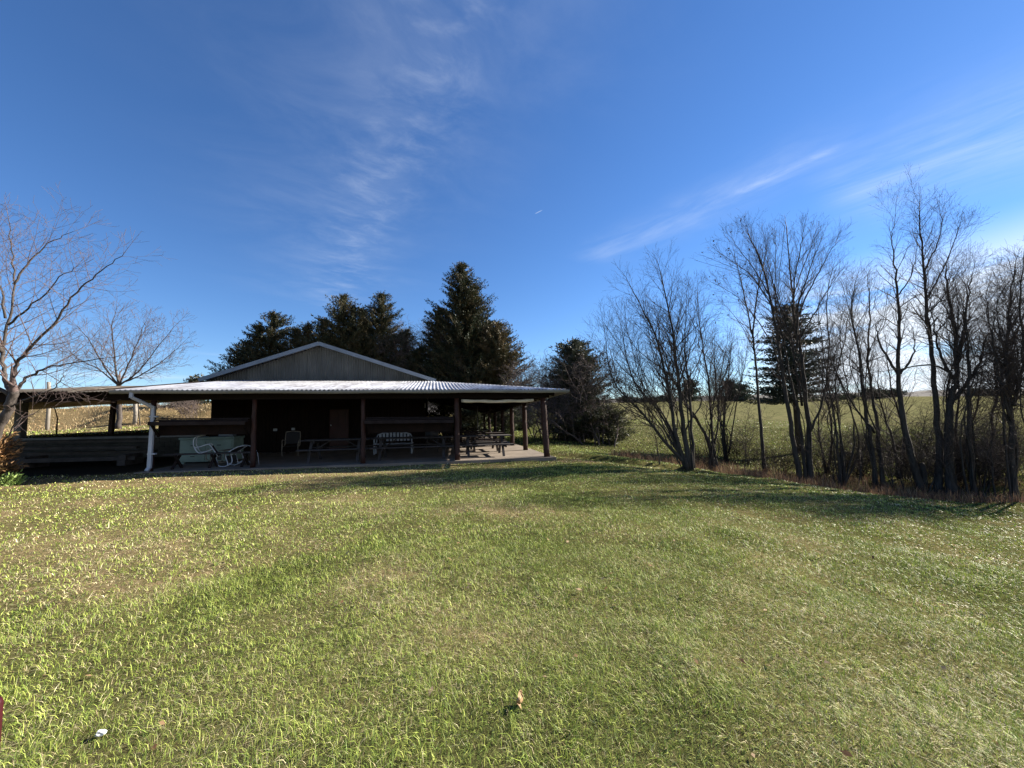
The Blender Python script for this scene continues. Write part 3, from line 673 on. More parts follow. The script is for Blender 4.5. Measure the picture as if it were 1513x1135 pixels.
# saplings and thicket under the row
SAP = [((1100,697),(1092,640),'thin crooked sapling left of the slender tree with brown leaves'),((1105,690),(1108,600),'thin upright sapling with a small fork behind the weeds'),
       ((1232,716),(1215,650),'thin sapling bending left between the twin trunk tree and close stems'),((1268,718),(1290,620),'thin sapling leaning right under the straight pair'),((1322,724),(1310,610),'thin dark sapling left of the forked tree foot'),
       ((1338,726),(1300,640),'low sapling leaning hard left under the forked tree'),((1372,728),(1400,620),'thin sapling crossing in front of the tallest tree'),((1420,732),(1398,640),'thin sapling leaning left beside the gnarled tree'),
       ((1452,735),(1470,640),'thin sapling leaning right below the low round crown'),((1470,737),(1462,610),'upright sapling in the gap before the vine thick tree'),((1482,738),(1500,620),'sapling beside the foot of the vine thick tree'),
       ((975,685),(968,630),'small spindly sapling in the weeds at the left end of the row'),((1275,716),(1262,640),'short twiggy sapling left of the straight pair foot'),((1355,722),(1372,600),'tall thin sapling right behind the forked tree'),
       ((1460,728),(1480,590),'tall thin sapling behind the low crown'),((1405,722),(1440,620),'sapling with arching twigs behind the gnarled tree')]
for i, (b, t, lab) in enumerate(SAP):
    w = random.Random(i); m = ((b[0]+t[0])/2+w.uniform(-8, 8), (b[1]+t[1])/2)
    bare_tree('sapling', lab, 'sapling', b, [dict(g=[b, m, t], r=.022 if i % 3 else .03, start=.25), dict(g=[b, (m[0]+w.uniform(-14, 14), m[1]), (t[0]+w.uniform(-40, 40), t[1]+w.uniform(0, 25))], r=.014, start=.2)],
              seed=40+i, group='saplings under the right tree row', len=[0,.8,.45,.25], dens=[5,6,5], rmin=.003, trunk_k=5, ang=(.4,1.1), wander=.2)
def thicket(name, label, cx, cy, rad, hgt, n, seed, mat='twiggrey', group=None, lens=(.0,.6,.35,.2), rmin=.0028, thick=.012, lvmax=3, dens=(5,5,5)):
    random.seed(seed); b = np.array([cx, cy, gz(cx, cy)])
    root = thing(name, label, 'bush', b, group); T = MB(); K = MB(); acc = []
    S = dict(seg=[.3,.22,.16,.12], up=.03, wander=.2, rmin=rmin, lv=lvmax, dens=list(dens), len=list(lens), ang=(.4,1.0))
    S['len'][0] = hgt
    for i in range(n):
        a = random.uniform(0, 6.28); q = rad*.45*math.sqrt(random.random()); p = (cx+q*math.cos(a), cy+q*math.sin(a)); z = gz(*p)-.05
        lean = q/(rad*.45)*rad/hgt*.8; d = Vector((math.cos(a)*lean+random.gauss(0, .15), math.sin(a)*lean+random.gauss(0, .15), 1)).normalized()
        ac = []
        grow(ac, (p[0], p[1], z), tuple(d), hgt*random.uniform(.7, 1.05), thick, 0, S); acc += ac
    for pts, r, l in acc: (T if l == 0 else K).tube(pts, r, 4 if l == 0 else 3, cap=False)
    build('stems', T, M[mat], root, True); build('twigs', K, M[mat], root, True)
    return root
for i, (px, py, rad, h, lab) in enumerate([(1340,712,.8,.9,'low tangled brush at the foot of the forked tree'),(1395,716,.9,1.1,'low tangled brush round the gnarled tree foot'),(1440,718,.8,1.3,'tangled brush right of the gnarled tree'),
                                           (1280,704,.7,.8,'low tangled brush round the straight pair'),(1310,690,1.0,1.5,'tall brush behind the forked tree'),(1500,715,1.,1.6,'tall brush behind the vine thick tree'),(1030,688,.8,.6,'low brush under the sprawling clump'),(1420,690,1.4,1.9,'large tangled bush beyond the low round crown'),
    (1085,685,.9,1.0,'fine brush beside the short twin tree behind the ditch'),(1150,700,.8,.8,'low fine brush left of the twin trunk tree foot'),(1215,706,.9,1.3,'fine brush right of the twin trunk tree foot'),(1262,700,1.1,1.6,'tall fine brush behind the thin close stems'),(1350,696,1.3,2.0,'tall fine brush far behind the forked tree'),(1468,700,1.3,2.2,'tall fine brush left of the vine thick tree')]):
    p = march(px, py); thicket('tangled_bush', lab, p[0], p[1], rad*1.15, h*1.35, 34, 70+i, group='tangled brush under the tree row', mat='darktwig', thick=.01)
# snag
p = march(1366, 722); mb = MB(); mb.tube([(p[0], p[1], p[2]-.1), (p[0]+.02, p[1], p[2]+.5), (p[0]-.01, p[1], p[2]+.82), (p[0]+.03, p[1], p[2]+.9)], [.12, .10, .10, .04], 8)
tag(build('broken_stump', mb, M['bark'], loc=tuple(p), smooth=True), 'broken dark stump among the brush between forked and tallest trees', 'stump')

# ---- middle: dark cedar and brush right of the pavilion
conifer('cedar_tree', 'dark narrow cedar wrapped in grey brush right of the pavilion', 'tree', (848, 506), 25.0, 2.5, [(.028,.034,.02),(.04,.045,.026),(.06,.058,.036)], seed=20, nb=480, crown0=.03, shape=.36, size=.17, n_per=13, spr=.36)
b1 = march(885, 648); conifer('cedar_bush', 'low olive cedar bush at the right foot of the brush clump', 'bush', (900, 602), 24.5, 1.5, [(.05,.06,.025),(.07,.075,.035),(.09,.085,.05)], seed=21, nb=120, crown0=.02, shape=.3, size=.16, n_per=10)
def clump_tree(label, px, py_top, Y, half, n, seed, base_px=None, group=None, rmin=.006, mat='twiggrey'):
    tp = atY(px, py_top, Y); cx = tp[0]; h = tp[2]-gz(cx, Y)
    return thicket('brushy_tree', label, cx, Y, half, h, n, seed, mat, group, lens=(0, h*.36, h*.17, h*.08), rmin=rmin, thick=.045, dens=(2.6,2.6,3.2))
clump_tree('grey leafless brushy tree with rounded crown left of the dark cedar', 816, 486, 25.6, 2.7, 17, 31)
clump_tree('grey leafless brushy tree tangled in front of the dark cedar', 876, 520, 23.4, 2.4, 11, 32)
clump_tree('low grey brush between the pavilion and the dark cedar', 800, 545, 27.0, 2.0, 9, 33)

# ---- conifers behind the pavilion
conifer('cedar_tree', 'tallest dark cedar behind the pavilion roof, right of the gable', 'tree', (682, 392), 46., 7.6, tops=((0,0,1,.85),(-3.,.5,.70,.62),(3.2,-.5,.60,.66),(1.3,.8,.86,.5)), seed=22, nb=1000, crown0=.04, shape=.66, size=.21, rise=.5, n_per=18, spr=.6, lean=-.3)
conifer('cedar_tree', 'brownish cedar at the right foot of the tallest cedar', 'tree', (736, 478), 44., 5.0, [(.04,.045,.02),(.07,.055,.025),(.11,.075,.035)], seed=23, nb=380, shape=.55, size=.20, rise=.5, n_per=17, spr=.5)
conifer('cedar_tree', 'pointed dark cedar behind the gable, right of the pair', 'tree', (564, 435), 46., 6.8, tops=((0,0,1,.8),(2.8,.5,.70,.6),(-2.,0,.78,.5),(4.6,0,.55,.5)), seed=24, nb=700, shape=.66, size=.20, rise=.5, n_per=17, spr=.5)
conifer('cedar_tree', 'ragged brown tinged cedar behind the gable, left of the pointed one', 'tree', (508, 438), 45., 6.8, [(.03,.038,.018),(.05,.048,.02),(.09,.065,.03)], tops=((0,0,1,.7),(-2.6,.6,.8,.55),(2.4,-.4,.86,.6),(.8,.5,.92,.4)), seed=25, nb=640, shape=.55, size=.20, rise=.5, n_per=17, spr=.62)
conifer('cedar_tree', 'spreading dark cedar farthest left behind the gable roof', 'tree', (405, 464), 45., 7.2, tops=((0,0,1,.66),(-3.4,.6,.72,.6),(-1.6,0,.88,.5),(2.6,.3,.84,.55)), seed=26, nb=620, shape=.55, size=.20, rise=.5, n_per=17, spr=.62, lean=.8)
conifer('cedar_tree', 'small brown tinged cedar between the spreading one and the ragged one', 'tree', (455, 480), 45., 5.6, [(.03,.038,.018),(.06,.05,.024),(.1,.07,.03)], tops=((0,0,1,.8),(2.4,.3,.86,.6)), seed=27, nb=330, shape=.55, size=.20, rise=.5, n_per=17, spr=.62)
clump_tree('leafless brushy tree showing between the pointed cedar and the tallest one', 612, 458, 50., 2.2, 5, 34, rmin=.008)
for i, (px, py, Y, hw, lab) in enumerate([(655,600,30,1.6,'low cedar bush seen under the porch roof behind the white bench bay'),(700,596,33,1.9,'low cedar bush seen through the porch beyond the picnic tables'),(745,598,31,1.5,'low cedar bush seen between the side porch posts'),(770,602,36,1.8,'low cedar bush on the slope just left of the corner post')]):
    conifer('cedar_bush', lab, 'bush', (px, py), Y, hw, [(.04,.055,.02),(.06,.07,.03),(.08,.085,.04)], seed=60+i, nb=110, shape=.35, size=.2, n_per=8, group='low cedar bushes behind the porch')

# ---- left trees
bare_tree('orchard_tree', 'large pale barked leafless tree at the left edge in front of the shed', 'tree', (-26, 690), baseY=9.4, bark='barkpale', twig='twigpale', stems=[
    dict(g=[(-26,690),(-4,640),(12,605),(20,578)], r=.115, r1=.085, start=.95, d=.2),
    dict(g=[(18,582),(6,555),(2,520),(12,480),(20,420),(18,370),(12,320)], r=.06, root=False, start=.12, dy=.3),
    dict(g=[(20,580),(22,545),(40,520),(80,478),(112,432),(150,400),(185,372)], r=.055, root=False, start=.18, dy=-.3),
    dict(g=[(22,578),(45,555),(78,542),(130,533),(178,526)], r=.045, root=False, start=.2, dy=.5),
    dict(g=[(14,600),(38,590),(72,578),(90,560),(93,552)], r=.03, root=False, start=.3, dy=-.6),
    dict(g=[(20,420),(45,385),(80,355),(115,340)], r=.03, root=False, start=.15, dy=.4),
    dict(g=[(12,480),(50,450),(90,410),(112,395)], r=.03, root=False, start=.15, dy=-.4),
    dict(g=[(2,520),(-30,470),(-60,400),(-80,340)], r=.06, root=False, start=.2),
    dict(g=[(16,585),(-30,560),(-80,530),(-120,480)], r=.06, root=False, start=.2),
    dict(g=[(8,470),(0,420),(-10,370),(-4,330)], r=.03, root=False, start=.2),
    dict(g=[(4,655),(25,625),(48,612),(66,600)], r=.022, root=False, start=.5, dy=-.8, d=.4)],
    seed=51, len=[0,1.15,.65,.36], dens=[4.,4.2,5.], ang=(.5,1.1), up=.09, wander=.07, rmin=.0024)
bare_tree('orchard_tree', 'smaller leafless tree rising behind the shed roof', 'tree', (178, 622), baseY=21.5, bark='barkpale', twig='twigpale', stems=[
    dict(g=[(176,622),(177,595),(176,568)], r=.15, r1=.11, start=.9, d=.2),
    dict(g=[(176,570),(170,535),(166,490),(172,450)], r=.07, root=False, start=.1),
    dict(g=[(176,570),(192,535),(205,500),(218,470)], r=.06, root=False, start=.1),
    dict(g=[(178,568),(205,548),(235,510),(262,478)], r=.06, root=False, start=.1),
    dict(g=[(176,570),(150,535),(130,500),(112,480)], r=.06, root=False, start=.1),
    dict(g=[(178,568),(212,552),(245,530),(272,505)], r=.05, root=False, start=.15),
    dict(g=[(176,570),(145,545),(115,530),(95,510)], r=.05, root=False, start=.15)],
    seed=52, len=[0,1.5,.8,.48], dens=[3.2,3.3,4.5], ang=(.45,1.), up=.08, wander=.07, rmin=.0045)
for i, (px, pyt, Y, hw, h, lab) in enumerate([(120,592,29,1.6,1.5,'tangled brown brush on the straw bank behind the shed post'),(245,590,28,1.2,1.1,'low brush on the straw bank seen through the first bay'),(290,585,27,1.3,1.8,'dark brush beside the building corner behind the first bay'),(205,592,30,1.2,1.2,'brush on the straw bank behind the downspout')]):
    q = atY(px, pyt, Y); thicket('bank_brush', lab, q[0], Y, hw, h, 16, 90+i, 'twiggrey', 'brush on the straw bank', rmin=.006)
conifer('cedar_tree', 'small dark cedar on the bank seen through the first bay', 'tree', (268, 586), 34, .9, seed=65, nb=80, size=.16)
conifer('cedar_tree', 'dark trunked cedar hard against the building corner in the first bay', 'tree', (292, 560), 30, 1.3, seed=66, nb=110, size=.2)
# near left shrub and plant
conifer('ornamental_shrub', 'rusty orange shrub at the left edge below the pale tree', 'shrub', (-4, 644), 9.9, .27, [(.16,.09,.04),(.22,.12,.05),(.12,.08,.035)], seed=67, nb=80, crown0=.02, shape=.25, size=.09, n_per=14, spr=.14)
def leafy_plant(px, py, n, label, s=.35):
    p = march(px, py); rg = np.random.default_rng(4); a = rg.uniform(0, 6.28, n); r = s*np.sqrt(rg.random(n))
    C = np.stack([r*np.cos(a)*1.3, r*np.sin(a), rg.uniform(.02, .2, n)], 1); D = np.stack([np.cos(a), np.sin(a), np.full(n, .5)], 1)
    root = thing('leafy_plant', label, 'plant', p)
    link('leaves', foliage_mesh(C, D, 5, .09, [(.12,.2,.05),(.2,.28,.08),(.3,.36,.14)], rg, M['grassblade'], 'leaves'), root)
    T = MB()
    for k in range(14): T.tube([tuple(p+np.array([0, 0, -.02])), tuple(p+C[k]*.5+np.array([0,0,.05])), tuple(p+C[k])], .004, 3)
    build('stems', T, M['twig'], root)
leafy_plant(0, 718, 220, 'sunlit bright green weed clump at the left edge of the lawn', .27)

# ---- far trees on the pasture ridge
FAR = [(925,590,118,3.0,'dark cedar on the ridge directly left of the sprawling clump'),(945,594,116,2.5,'small cedar on the ridge behind the sprawling clump'),(962,592,120,4,'round dark cedar on the ridge behind the sprawling clump'),(985,588,122,3.2,'pointed cedar on the ridge seen between the leaning stems'),(1018,566,105,3.6,'taller dark cedar on the ridge between the two clumps'),
       (1078,566,112,4.2,'broad cedar on the ridge behind the short twin tree'),(1094,571,114,4,'second broad cedar on the ridge just left of the slender tree'),(1250,587,118,2.6,'cedar on the ridge seen between close stems'),(1288,578,116,3.6,'wide dark cedar on the ridge behind the straight pair'),(1315,580,118,3.6,'wide cedar on the ridge left of the forked tree'),
       (1442,580,100,2.6,'cedar on the ridge right of the gnarled tree'),(1462,582,100,3.5,'low cedar on the ridge before the vine thick tree'),(1478,580,102,3.6,'cedar on the ridge at the right edge'),(786,598,95,2.6,'far cedar on the slope seen right of the porch posts'),(797,602,96,2.,'small far cedar on the slope beside the corner post'),(820,596,100,3,'far cedar on the slope left of the grey brush')]
for i, (px, py, Y, hw, lab) in enumerate(FAR):
    conifer('ridge_cedar', lab, 'tree', (px, py), Y, hw*.72, SPRUCE, seed=200+i, nb=110, shape=.6, size=.75, n_per=7, spr=.9, group='far cedars on the pasture ridge')

# ------------------------------------------------------------------ the pavilion
SL = .1
pav = thing('pavilion', 'long low open sided pavilion with pale corrugated roof and weathered gable', 'building', B(-6.5, 6, 0))
# slab
mb = MB(); mb.bbox(-12.45, .35, -.28, 6, -.25, SL); mb.bbox(-4.42, .35, 6.001, 19, -.25, SL-.003)
build('floor_slab', mb, M['concrete'], pav, bevel=.012)
# roof geometry (corrugated)
E0, UL, UR, VR = 2.49, -13.0, .72, 6.0
ZT = 3.40
def corrugated(p00, p10, p01, p11, pitch, amp, thick, mb, rows=6):
    """sheet between bottom edge p00-p10 and top edge p01-p11, ribs run up the slope"""
    a, b, c, d = [np.array(q) for q in (p00, p10, p01, p11)]
    L = np.linalg.norm(b-a); n = int(L/pitch*6)
    nrm = np.cross(b-a, c-a); nrm /= np.linalg.norm(nrm); nrm *= (1 if nrm[2] > 0 or abs(nrm[2]) < .05 else -1)
    base = len(mb.v)
    for r in range(rows+1):
        t = r/rows
        for i in range(n+1):
            s = i/n; p = (a*(1-s)+b*s)*(1-t)+(c*(1-s)+d*s)*t
            w = amp*math.cos(s*L/pitch*2*math.pi)
            if 0 < r < rows: w += .004*(float(vnoise(s*L, t*9, .8))-.5)
            mb.v.append(tuple(p+nrm*w))
    for r in range(rows):
        for i in range(n):
            q = base+r*(n+1)+i; mb.f.append((q, q+1, q+n+2, q+n+1))
def skew_panel(u_l0, u_r0, u_l1, u_r1, v0, v1, z0, z1, pitch, amp, mb):
    """front slope with ribs square to the eave, clipped by the hip lines"""
    n = int((u_r0-u_l0)/pitch*6); base = len(mb.v); cols = []
    for i in range(n+1):
        u = u_l0+(u_r0-u_l0)*i/n
        tmax = 1.
        if u > u_r1: tmax = (u_r0-u)/(u_r0-u_r1)
        if u < u_l1: tmax = min(tmax, (u-u_l0)/(u_l1-u_l0))
        tmax = max(tmax, 0.004); w = amp*math.cos(u/pitch*2*math.pi); col = []
        for k in range(5):
            t = tmax*k/4; col.append(len(mb.v)); mb.v.append(B(u, v0+(v1-v0)*t, z0+(z1-z0)*t+w+.012*math.sin(u*.9+k)*(0 < k < 4)))
        cols.append(col)
    for i in range(n):
        for k in range(4): mb.f.append((cols[i][k], cols[i+1][k], cols[i+1][k+1], cols[i][k+1]))
mb = MB(); skew_panel(-12.9, UR, -13.75, -4.35, -.5, VR, E0, ZT, .13, .017, mb)
fr = build('front_roof', mb, M['roof'], pav, True)
s_ = fr.modifiers.new('thickness', 'SOLIDIFY'); s_.thickness = .004
# side roof (right) : ribs run in u direction
mb = MB(); DROP = .030
n = int(19.2/.1*6); cols = []
for i in range(n+1):
    v = -.5+19.2*i/n; z0 = E0-DROP*(v+.5)
    t1 = 1. if v > VR else (v+.5)/(VR+.5)
    t1 = max(t1, .004); w = .016*math.cos(v/.13*6.2832); col = []
    for k in range(4):
        t = t1*k/3; uu = UR+(-4.35-UR)*t; zz = z0+(ZT-.35*sm(v, 6, 18)-z0)*t if v > VR else (E0-DROP*(v+.5))*(1-t)+((E0+(ZT-E0)*t1)*t if t1 > 0 else 0)
        if v <= VR:
            ztop = E0+(ZT-E0)*t1; zz = z0+(ztop-z0)*(t/t1)
        col.append(len(mb.v)); mb.v.append(B(uu, v, float(zz)+w))
    cols.append(col)
for i in range(n):
    for k in range(3): mb.f.append((cols[i][k], cols[i][k+1], cols[i+1][k+1], cols[i+1][k]))
sr = build('side_roof', mb, M['roof'], pav, True); sr.modifiers.new('thickness', 'SOLIDIFY').thickness = .004
# rafters and beams
mb = MB()
def zroof(v): return E0+(ZT-E0)*(v+.5)/6.5
for i in range(24):
    u = -13.8+i*.6
    v1 = VR-.1 if u < -4.4 else max(.3, VR-(u+4.35)*1.28)
    mb.bar(B(u, -.42, zroof(-.42)-.095), B(u, v1, zroof(v1)-.095), .045, .13)
for i in range(28):
    v = .6+i*.65
    if v < VR: u1 = -4.3+(VR-v)*.78
    else: u1 = -4.38
    mb.bar(B(UR-.1, v, E0-DROP*(v+.5)-.09), B(u1+.05, v, (zroof(v) if v < VR else ZT-.35*float(sm(v, 6, 18)))-.12), .045, .13)
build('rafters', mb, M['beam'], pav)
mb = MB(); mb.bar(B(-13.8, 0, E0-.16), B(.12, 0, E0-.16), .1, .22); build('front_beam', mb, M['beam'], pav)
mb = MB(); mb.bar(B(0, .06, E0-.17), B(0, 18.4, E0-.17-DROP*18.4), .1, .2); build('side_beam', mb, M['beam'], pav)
# gable wall and roof
uA, zA, uL, uRr, zE = -9.14, 5.09, -13.85, -3.95, 3.42
mb = MB()
n = int((uRr-uL)/.11*4); top = []; bot = []
for i in range(n+1):
    u = uL+(uRr-uL)*i/n; z = zE+(zA-zE)*((u-uL)/(uA-uL) if u < uA else (uRr-u)/(uRr-uA))-.06
    w = .012*(1 if (i % 4) < 2 else -1)
    bot.append(len(mb.v)); mb.v.append(B(u, 6.0+w, 3.24)); top.append(len(mb.v)); mb.v.append(B(u, 6.0+w, z))
for i in range(n): mb.f.append((bot[i], bot[i+1], top[i+1], top[i]))
gw = build('gable_wall', mb, M['gable'], pav)
mb = MB()
for k_ in range(9):
    ua = -12.3+k_*.84; zt = min(zE+(zA-zE)*((ua-uL)/(uA-uL) if ua < uA else (uRr-ua)/(uRr-uA)), zE+(zA-zE)*((ua+.8-uL)/(uA-uL) if ua+.8 < uA else (uRr-ua-.8)/(uRr-uA)))-.16
    if zt > 3.6: mb = MB(); mb.bbox(ua, ua+.02, 5.975, 5.985, 3.42, zt); build('lap_strip', mb, M['gable'], gw)
mb = MB()
for (ua, ub) in ((uL-.12, uA), (uA, uRr+.12)):
    za = zE-.04 if ua < uA-1 else zA; zb = zA if ub == uA else zE-.04
    p = [B(ua, 5.62, za), B(ub, 5.62, zb), B(ub, 18.5, zb), B(ua, 18.5, za)]
    q = [(a, b, c+.045) for a, b, c in p]; mb.hexa(p+q)
build('gable_roof', mb, M['roof'], pav)
mb = MB(); mb.bar(B(uL-.14, 5.58, zE-.06), B(uA, 5.58, zA), .03, .17); mb.bar(B(uA, 5.583, zA), B(uRr+.14, 5.583, zE-.06), .03, .17)
build('gable_trim', mb, M['trim'], pav)
# enclosed room walls (boards)
mb = MB(); n = 62; u0, u1 = -13.68, -4.42
for i in range(n):
    a = u0+(u1-u0)*i/n; b = u0+(u1-u0)*(i+1)/n
    if b > -8.75 and a < -7.88: continue
    o_ = .006*((i*7) % 3)
    mb.bbox(a+.004, b-.004, 6.03-o_, 6.1, SL, 3.3)
mb.bbox(-8.80, -7.83, 6.03, 6.1, 2.03, 3.3)
n = 80
for i in range(n):
    a = 6.1+12*i/n; mb.bbox(u1-.07, u1-.0+.006*((i*5) % 3), a+.004, a+.146, SL, 3.25)
mb.bbox(u0, u0+.07, 6.1, 18.1, SL, 3.3); mb.bbox(u0, u1, 18.1, 18.2, SL, 3.3)
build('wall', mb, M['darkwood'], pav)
mb = MB()
mb.bbox(-4.5, -4.36, 5.93, 6.02, SL, 2.6); build('corner_board', mb, M['beam'], pav); mb = MB()
mb.bbox(-8.86, -8.78, 5.98, 6.02, SL, 2.08); mb.bbox(-7.85, -7.77, 5.98, 6.02, SL, 2.08); mb.bbox(-8.86, -7.77, 5.978, 6.02, 2.081, 2.16)
build('door_frame', mb, M['beam'], pav)
mb = MB(); mb.bbox(-8.74, -7.89, 6.04, 6.08, SL+.01, 2.02)
for z0, z1 in ((.3, .95), (1.15, 1.85)): mb.bbox(-8.6, -8.36, 6.028, 6.05, z0, z1); mb.bbox(-8.26, -8.03, 6.028, 6.05, z0, z1)
dr = build('door', mb, M['door'], pav)
mb = MB(); c = B(-8.66, 5.98, 1.28); mb.tube([B(-8.66, 6.04, 1.28), B(-8.66, 5.985, 1.28), B(-8.66, 5.96, 1.28)], [.012, .032, .02], 8); build('handle', mb, M['white'], dr, True)
for u_, z_, w_ in ((-11.04, 1.12, .16), (-10.28, 1.14, .15)):
    mb = MB(); mb.bbox(u_-w_/2, u_+w_/2, 5.985, 6.015, z_-.055, z_+.055); mb.bbox(u_-w_/4, u_-w_/4+.03, 5.978, 5.99, z_-.02, z_+.02)
    build('wall_socket', mb, M['white'], pav, bevel=.004)
# posts
def post(u, v, r=.115, z1=None, z0=SL-.02, mat='post', lean=0.):
    random.seed(int(u*10)+int(v*7)); mb = MB(); z1 = z1 if z1 else E0-.27-(DROP*v if v > .5 else 0)
    pts = []; rad = []
    for i in range(9):
        t = i/8; pts.append(B(u+lean*(1-t)+random.gauss(0, .005), v+random.gauss(0, .005), z0+(z1-z0)*t)); rad.append(r*(1.06-.13*t)*random.uniform(.98, 1.03))
    mb.tube(pts, rad, 12); return build('post', mb, M[mat], pav, True)
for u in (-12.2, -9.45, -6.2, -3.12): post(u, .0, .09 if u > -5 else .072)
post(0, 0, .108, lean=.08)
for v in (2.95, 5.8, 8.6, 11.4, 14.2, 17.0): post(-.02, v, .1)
for v in (9.5, 13.5): post(-2.4, v, .09, z1=2.55)
# gutters (K profile) and downspout
def gutter(a, b, outdir, name='gutter'):
    mb = MB(); a = Vector(a); b = Vector(b); o = Vector(outdir).normalized(); prof = [(0,0),(0,-.10),(.05,-.10),(.085,-.07),(.10,-.03),(.10,0),(.092,0),(.078,-.066),(.047,-.092),(.008,-.092),(.008,0)]
    n = 24
    for i in range(n+1):
        p = a+(b-a)*i/n; sag = .012*math.sin(i*1.1)+.008*math.sin(i*.43)
        for x, z in prof: mb.v.append(tuple(p+o*x+Vector((0,0,z+sag*.6))))
    k = len(prof)
    for i in range(n):
        for j in range(k): q = i*k+j; q2 = i*k+(j+1) % k; mb.f.append((q, q2, q2+k, q+k))
    mb.f.append(tuple(range(k))); mb.f.append(tuple(n*k+j for j in reversed(range(k))))
    return build(name, mb, M['gutter'], pav)
gutter(B(-12.95, -.5, E0-.015), B(UR+.1, -.5, E0-.015), -W)
gutter(B(UR, -.49, E0-.03), B(UR, 18.5, E0-.03-DROP*19), U)
mb = MB()
def sq_tube(pts, w, d, mb):
    for a, b in zip(pts[:-1], pts[1:]):
        a = Vector(a); b = Vector(b); e = (b-a).normalized()*.0; mb.bar(a-e, b+e, w, d, up=tuple(W))
sq_tube([B(-12.42, -.55, 2.42), B(-12.42, -.55, 2.26)], .085, .07, mb)
sq_tube([B(-12.415, -.552, 2.28), B(-12.1, -.18, 2.0)], .083, .068, mb)
sq_tube([B(-12.1, -.17, 2.03), B(-12.1, -.17, 1.35)], .086, .072, mb)
sq_tube([B(-12.1, -.172, 1.38), B(-12.12, -.176, .2)], .10, .08, mb)
sq_tube([B(-12.12, -.17, .24), B(-12.14, -.26, .13)], .088, .072, mb)
ds = build('downspout', mb, M['white'], pav, bevel=.01)
for z in (1.72, .62):
    mb = MB(); mb.bbox(-12.17, -11.98, -.215, -.12, z-.02, z+.02); build('strap', mb, M['white'], ds)
# counter boards hung between the posts (bays one and three)
for (a, b, z0, z1) in ((-12.1, -9.55, 1.42, 1.68), (-6.1, -3.24, 1.36, 1.62)):
    mb = MB()
    for k in range(3): mb.bar(B(a, .02-.13*k-.02, z1-.05*k-.03), B(b, .02-.13*k-.02, z1-.05*k-.05), .125, .035)
    mb.bar(B(a, -.36, z1-.17), B(b, -.36, z1-.19), .035, .11)
    f = build('serving_counter', mb, M['greywood'] if False else M['rustwood'], pav, bevel=.004)
    mb = MB(); mb.bbox(a+.02, b-.02, .06, .09, z0-.28, z1-.06); build('panel', mb, M['darkwood'], f)
    for uu in (a+.08, b-.08):
        mb = MB(); mb.bar(B(uu, .0, z0-.3), B(uu, -.34, z1-.2), .05, .05); build('bracket', mb, M['beam'], f)
# rolled blind
mb = MB(); pts = []; rd = []
for i in range(22):
    t = i/21; pts.append(B(-2.95+2.62*t, .13, 2.14-.03*math.sin(t*math.pi)-.008*math.sin(t*17))); rd.append(.055+.006*math.sin(t*23))
mb.tube(pts, rd, 10); bl = build('rolled_blind', mb, M['tarp'], loc=B(-1.6, .13, 2.1), smooth=True)
tag(bl, 'rolled up cream blind hung under the front beam at the right bay', 'blind')
# thin vertical conduit on the wall corner
mb = MB(); mb.bar(B(-4.33, 5.9, 2.05), B(-4.33, 5.9, 2.28), .03, .03); build('conduit', mb, M['white'], pav); mb = MB(); mb.bar(B(-4.33, 5.9, 1.18), B(-4.33, 5.9, 1.36), .04, .03); build('conduit', mb, M['white'], pav)
# right rear white pole
mb = MB(); mb.tube([B(-1.05, 12.5, SL), B(-1.05, 12.5, 2.3)], .035, 8); tag(build('vertical_pipe', mb, M['white'], loc=B(-1.05, 12.5, SL), smooth=True), 'thin white vertical pipe standing deep in the side porch', 'pipe')

# ------------------------------------------------------------------ left shed
shed = thing('lean_to_shed', 'open lean-to shed with dull sagging metal roof left of the pavilion', 'shed', B(-18, 3, gz(*B(-18, 3)[:2])))
mb = MB()
ZS = lambda u: -.045*max(0, -u-13.5)
def shed_pt(u, v):
    if v < 6.6: z = 2.46+(3.34-2.46)*(v+.5)/7.1+ZS(u)*(v+.5)/7.1*1.15
    else: z = 3.34+ZS(u)*1.15-(v-6.6)*.2
    return z+.03*math.sin(u*1.3+v)
us = np.arange(-26, -11.8, .025); vs = (-.5, 1.2, 3., 4.8, 6.6, 8., 9.4)
for v in vs:
    for u in us: mb.v.append(B(u, v, shed_pt(u, v)+.011*math.cos(u/.1*6.2832)-(.04 if u > -14.0 else 0)))
n = len(us)
for j in range(len(vs)-1):
    for i in range(n-1): q = j*n+i; mb.f.append((q, q+1, q+n+1, q+n))
o = build('roof', mb, M['oldroof'], shed, True); o.modifiers.new('thickness', 'SOLIDIFY').thickness = .004
mb = MB(); mb.bar(B(-26, -.2, 2.24), B(-13.86, -.2, 2.3), .08, .24); mb.bar(B(-26, 6.3, 2.62), B(-13.9, 6.3, 2.92), .1, .2)
for i in range(18): u = -25.8+i*.7; mb.bar(B(u, -.4, shed_pt(u, -.4)-.09), B(u, 6.5, shed_pt(u, 6.5)-.09), .045, .12)
build('beams', mb, M['beam'], shed)
def spost(u, v, z0, z1, w, mat, lean=0):
    mb = MB(); mb.bar(B(u+lean, v, z0), B(u, v, z1), w, w, up=tuple(W)); build('post', mb, M[mat], shed, bevel=.01)
spost(-17.55, 6.3, .85, 2.72, .15, 'post', -.06)
spost(-20.8, 6.3, .9, 2.6, .26, 'block')
spost(-15.9, .1, .15, 2.2, .13, 'post') if False else None
spost(-20.3, 0., .1, 2.2, .16, 'post')
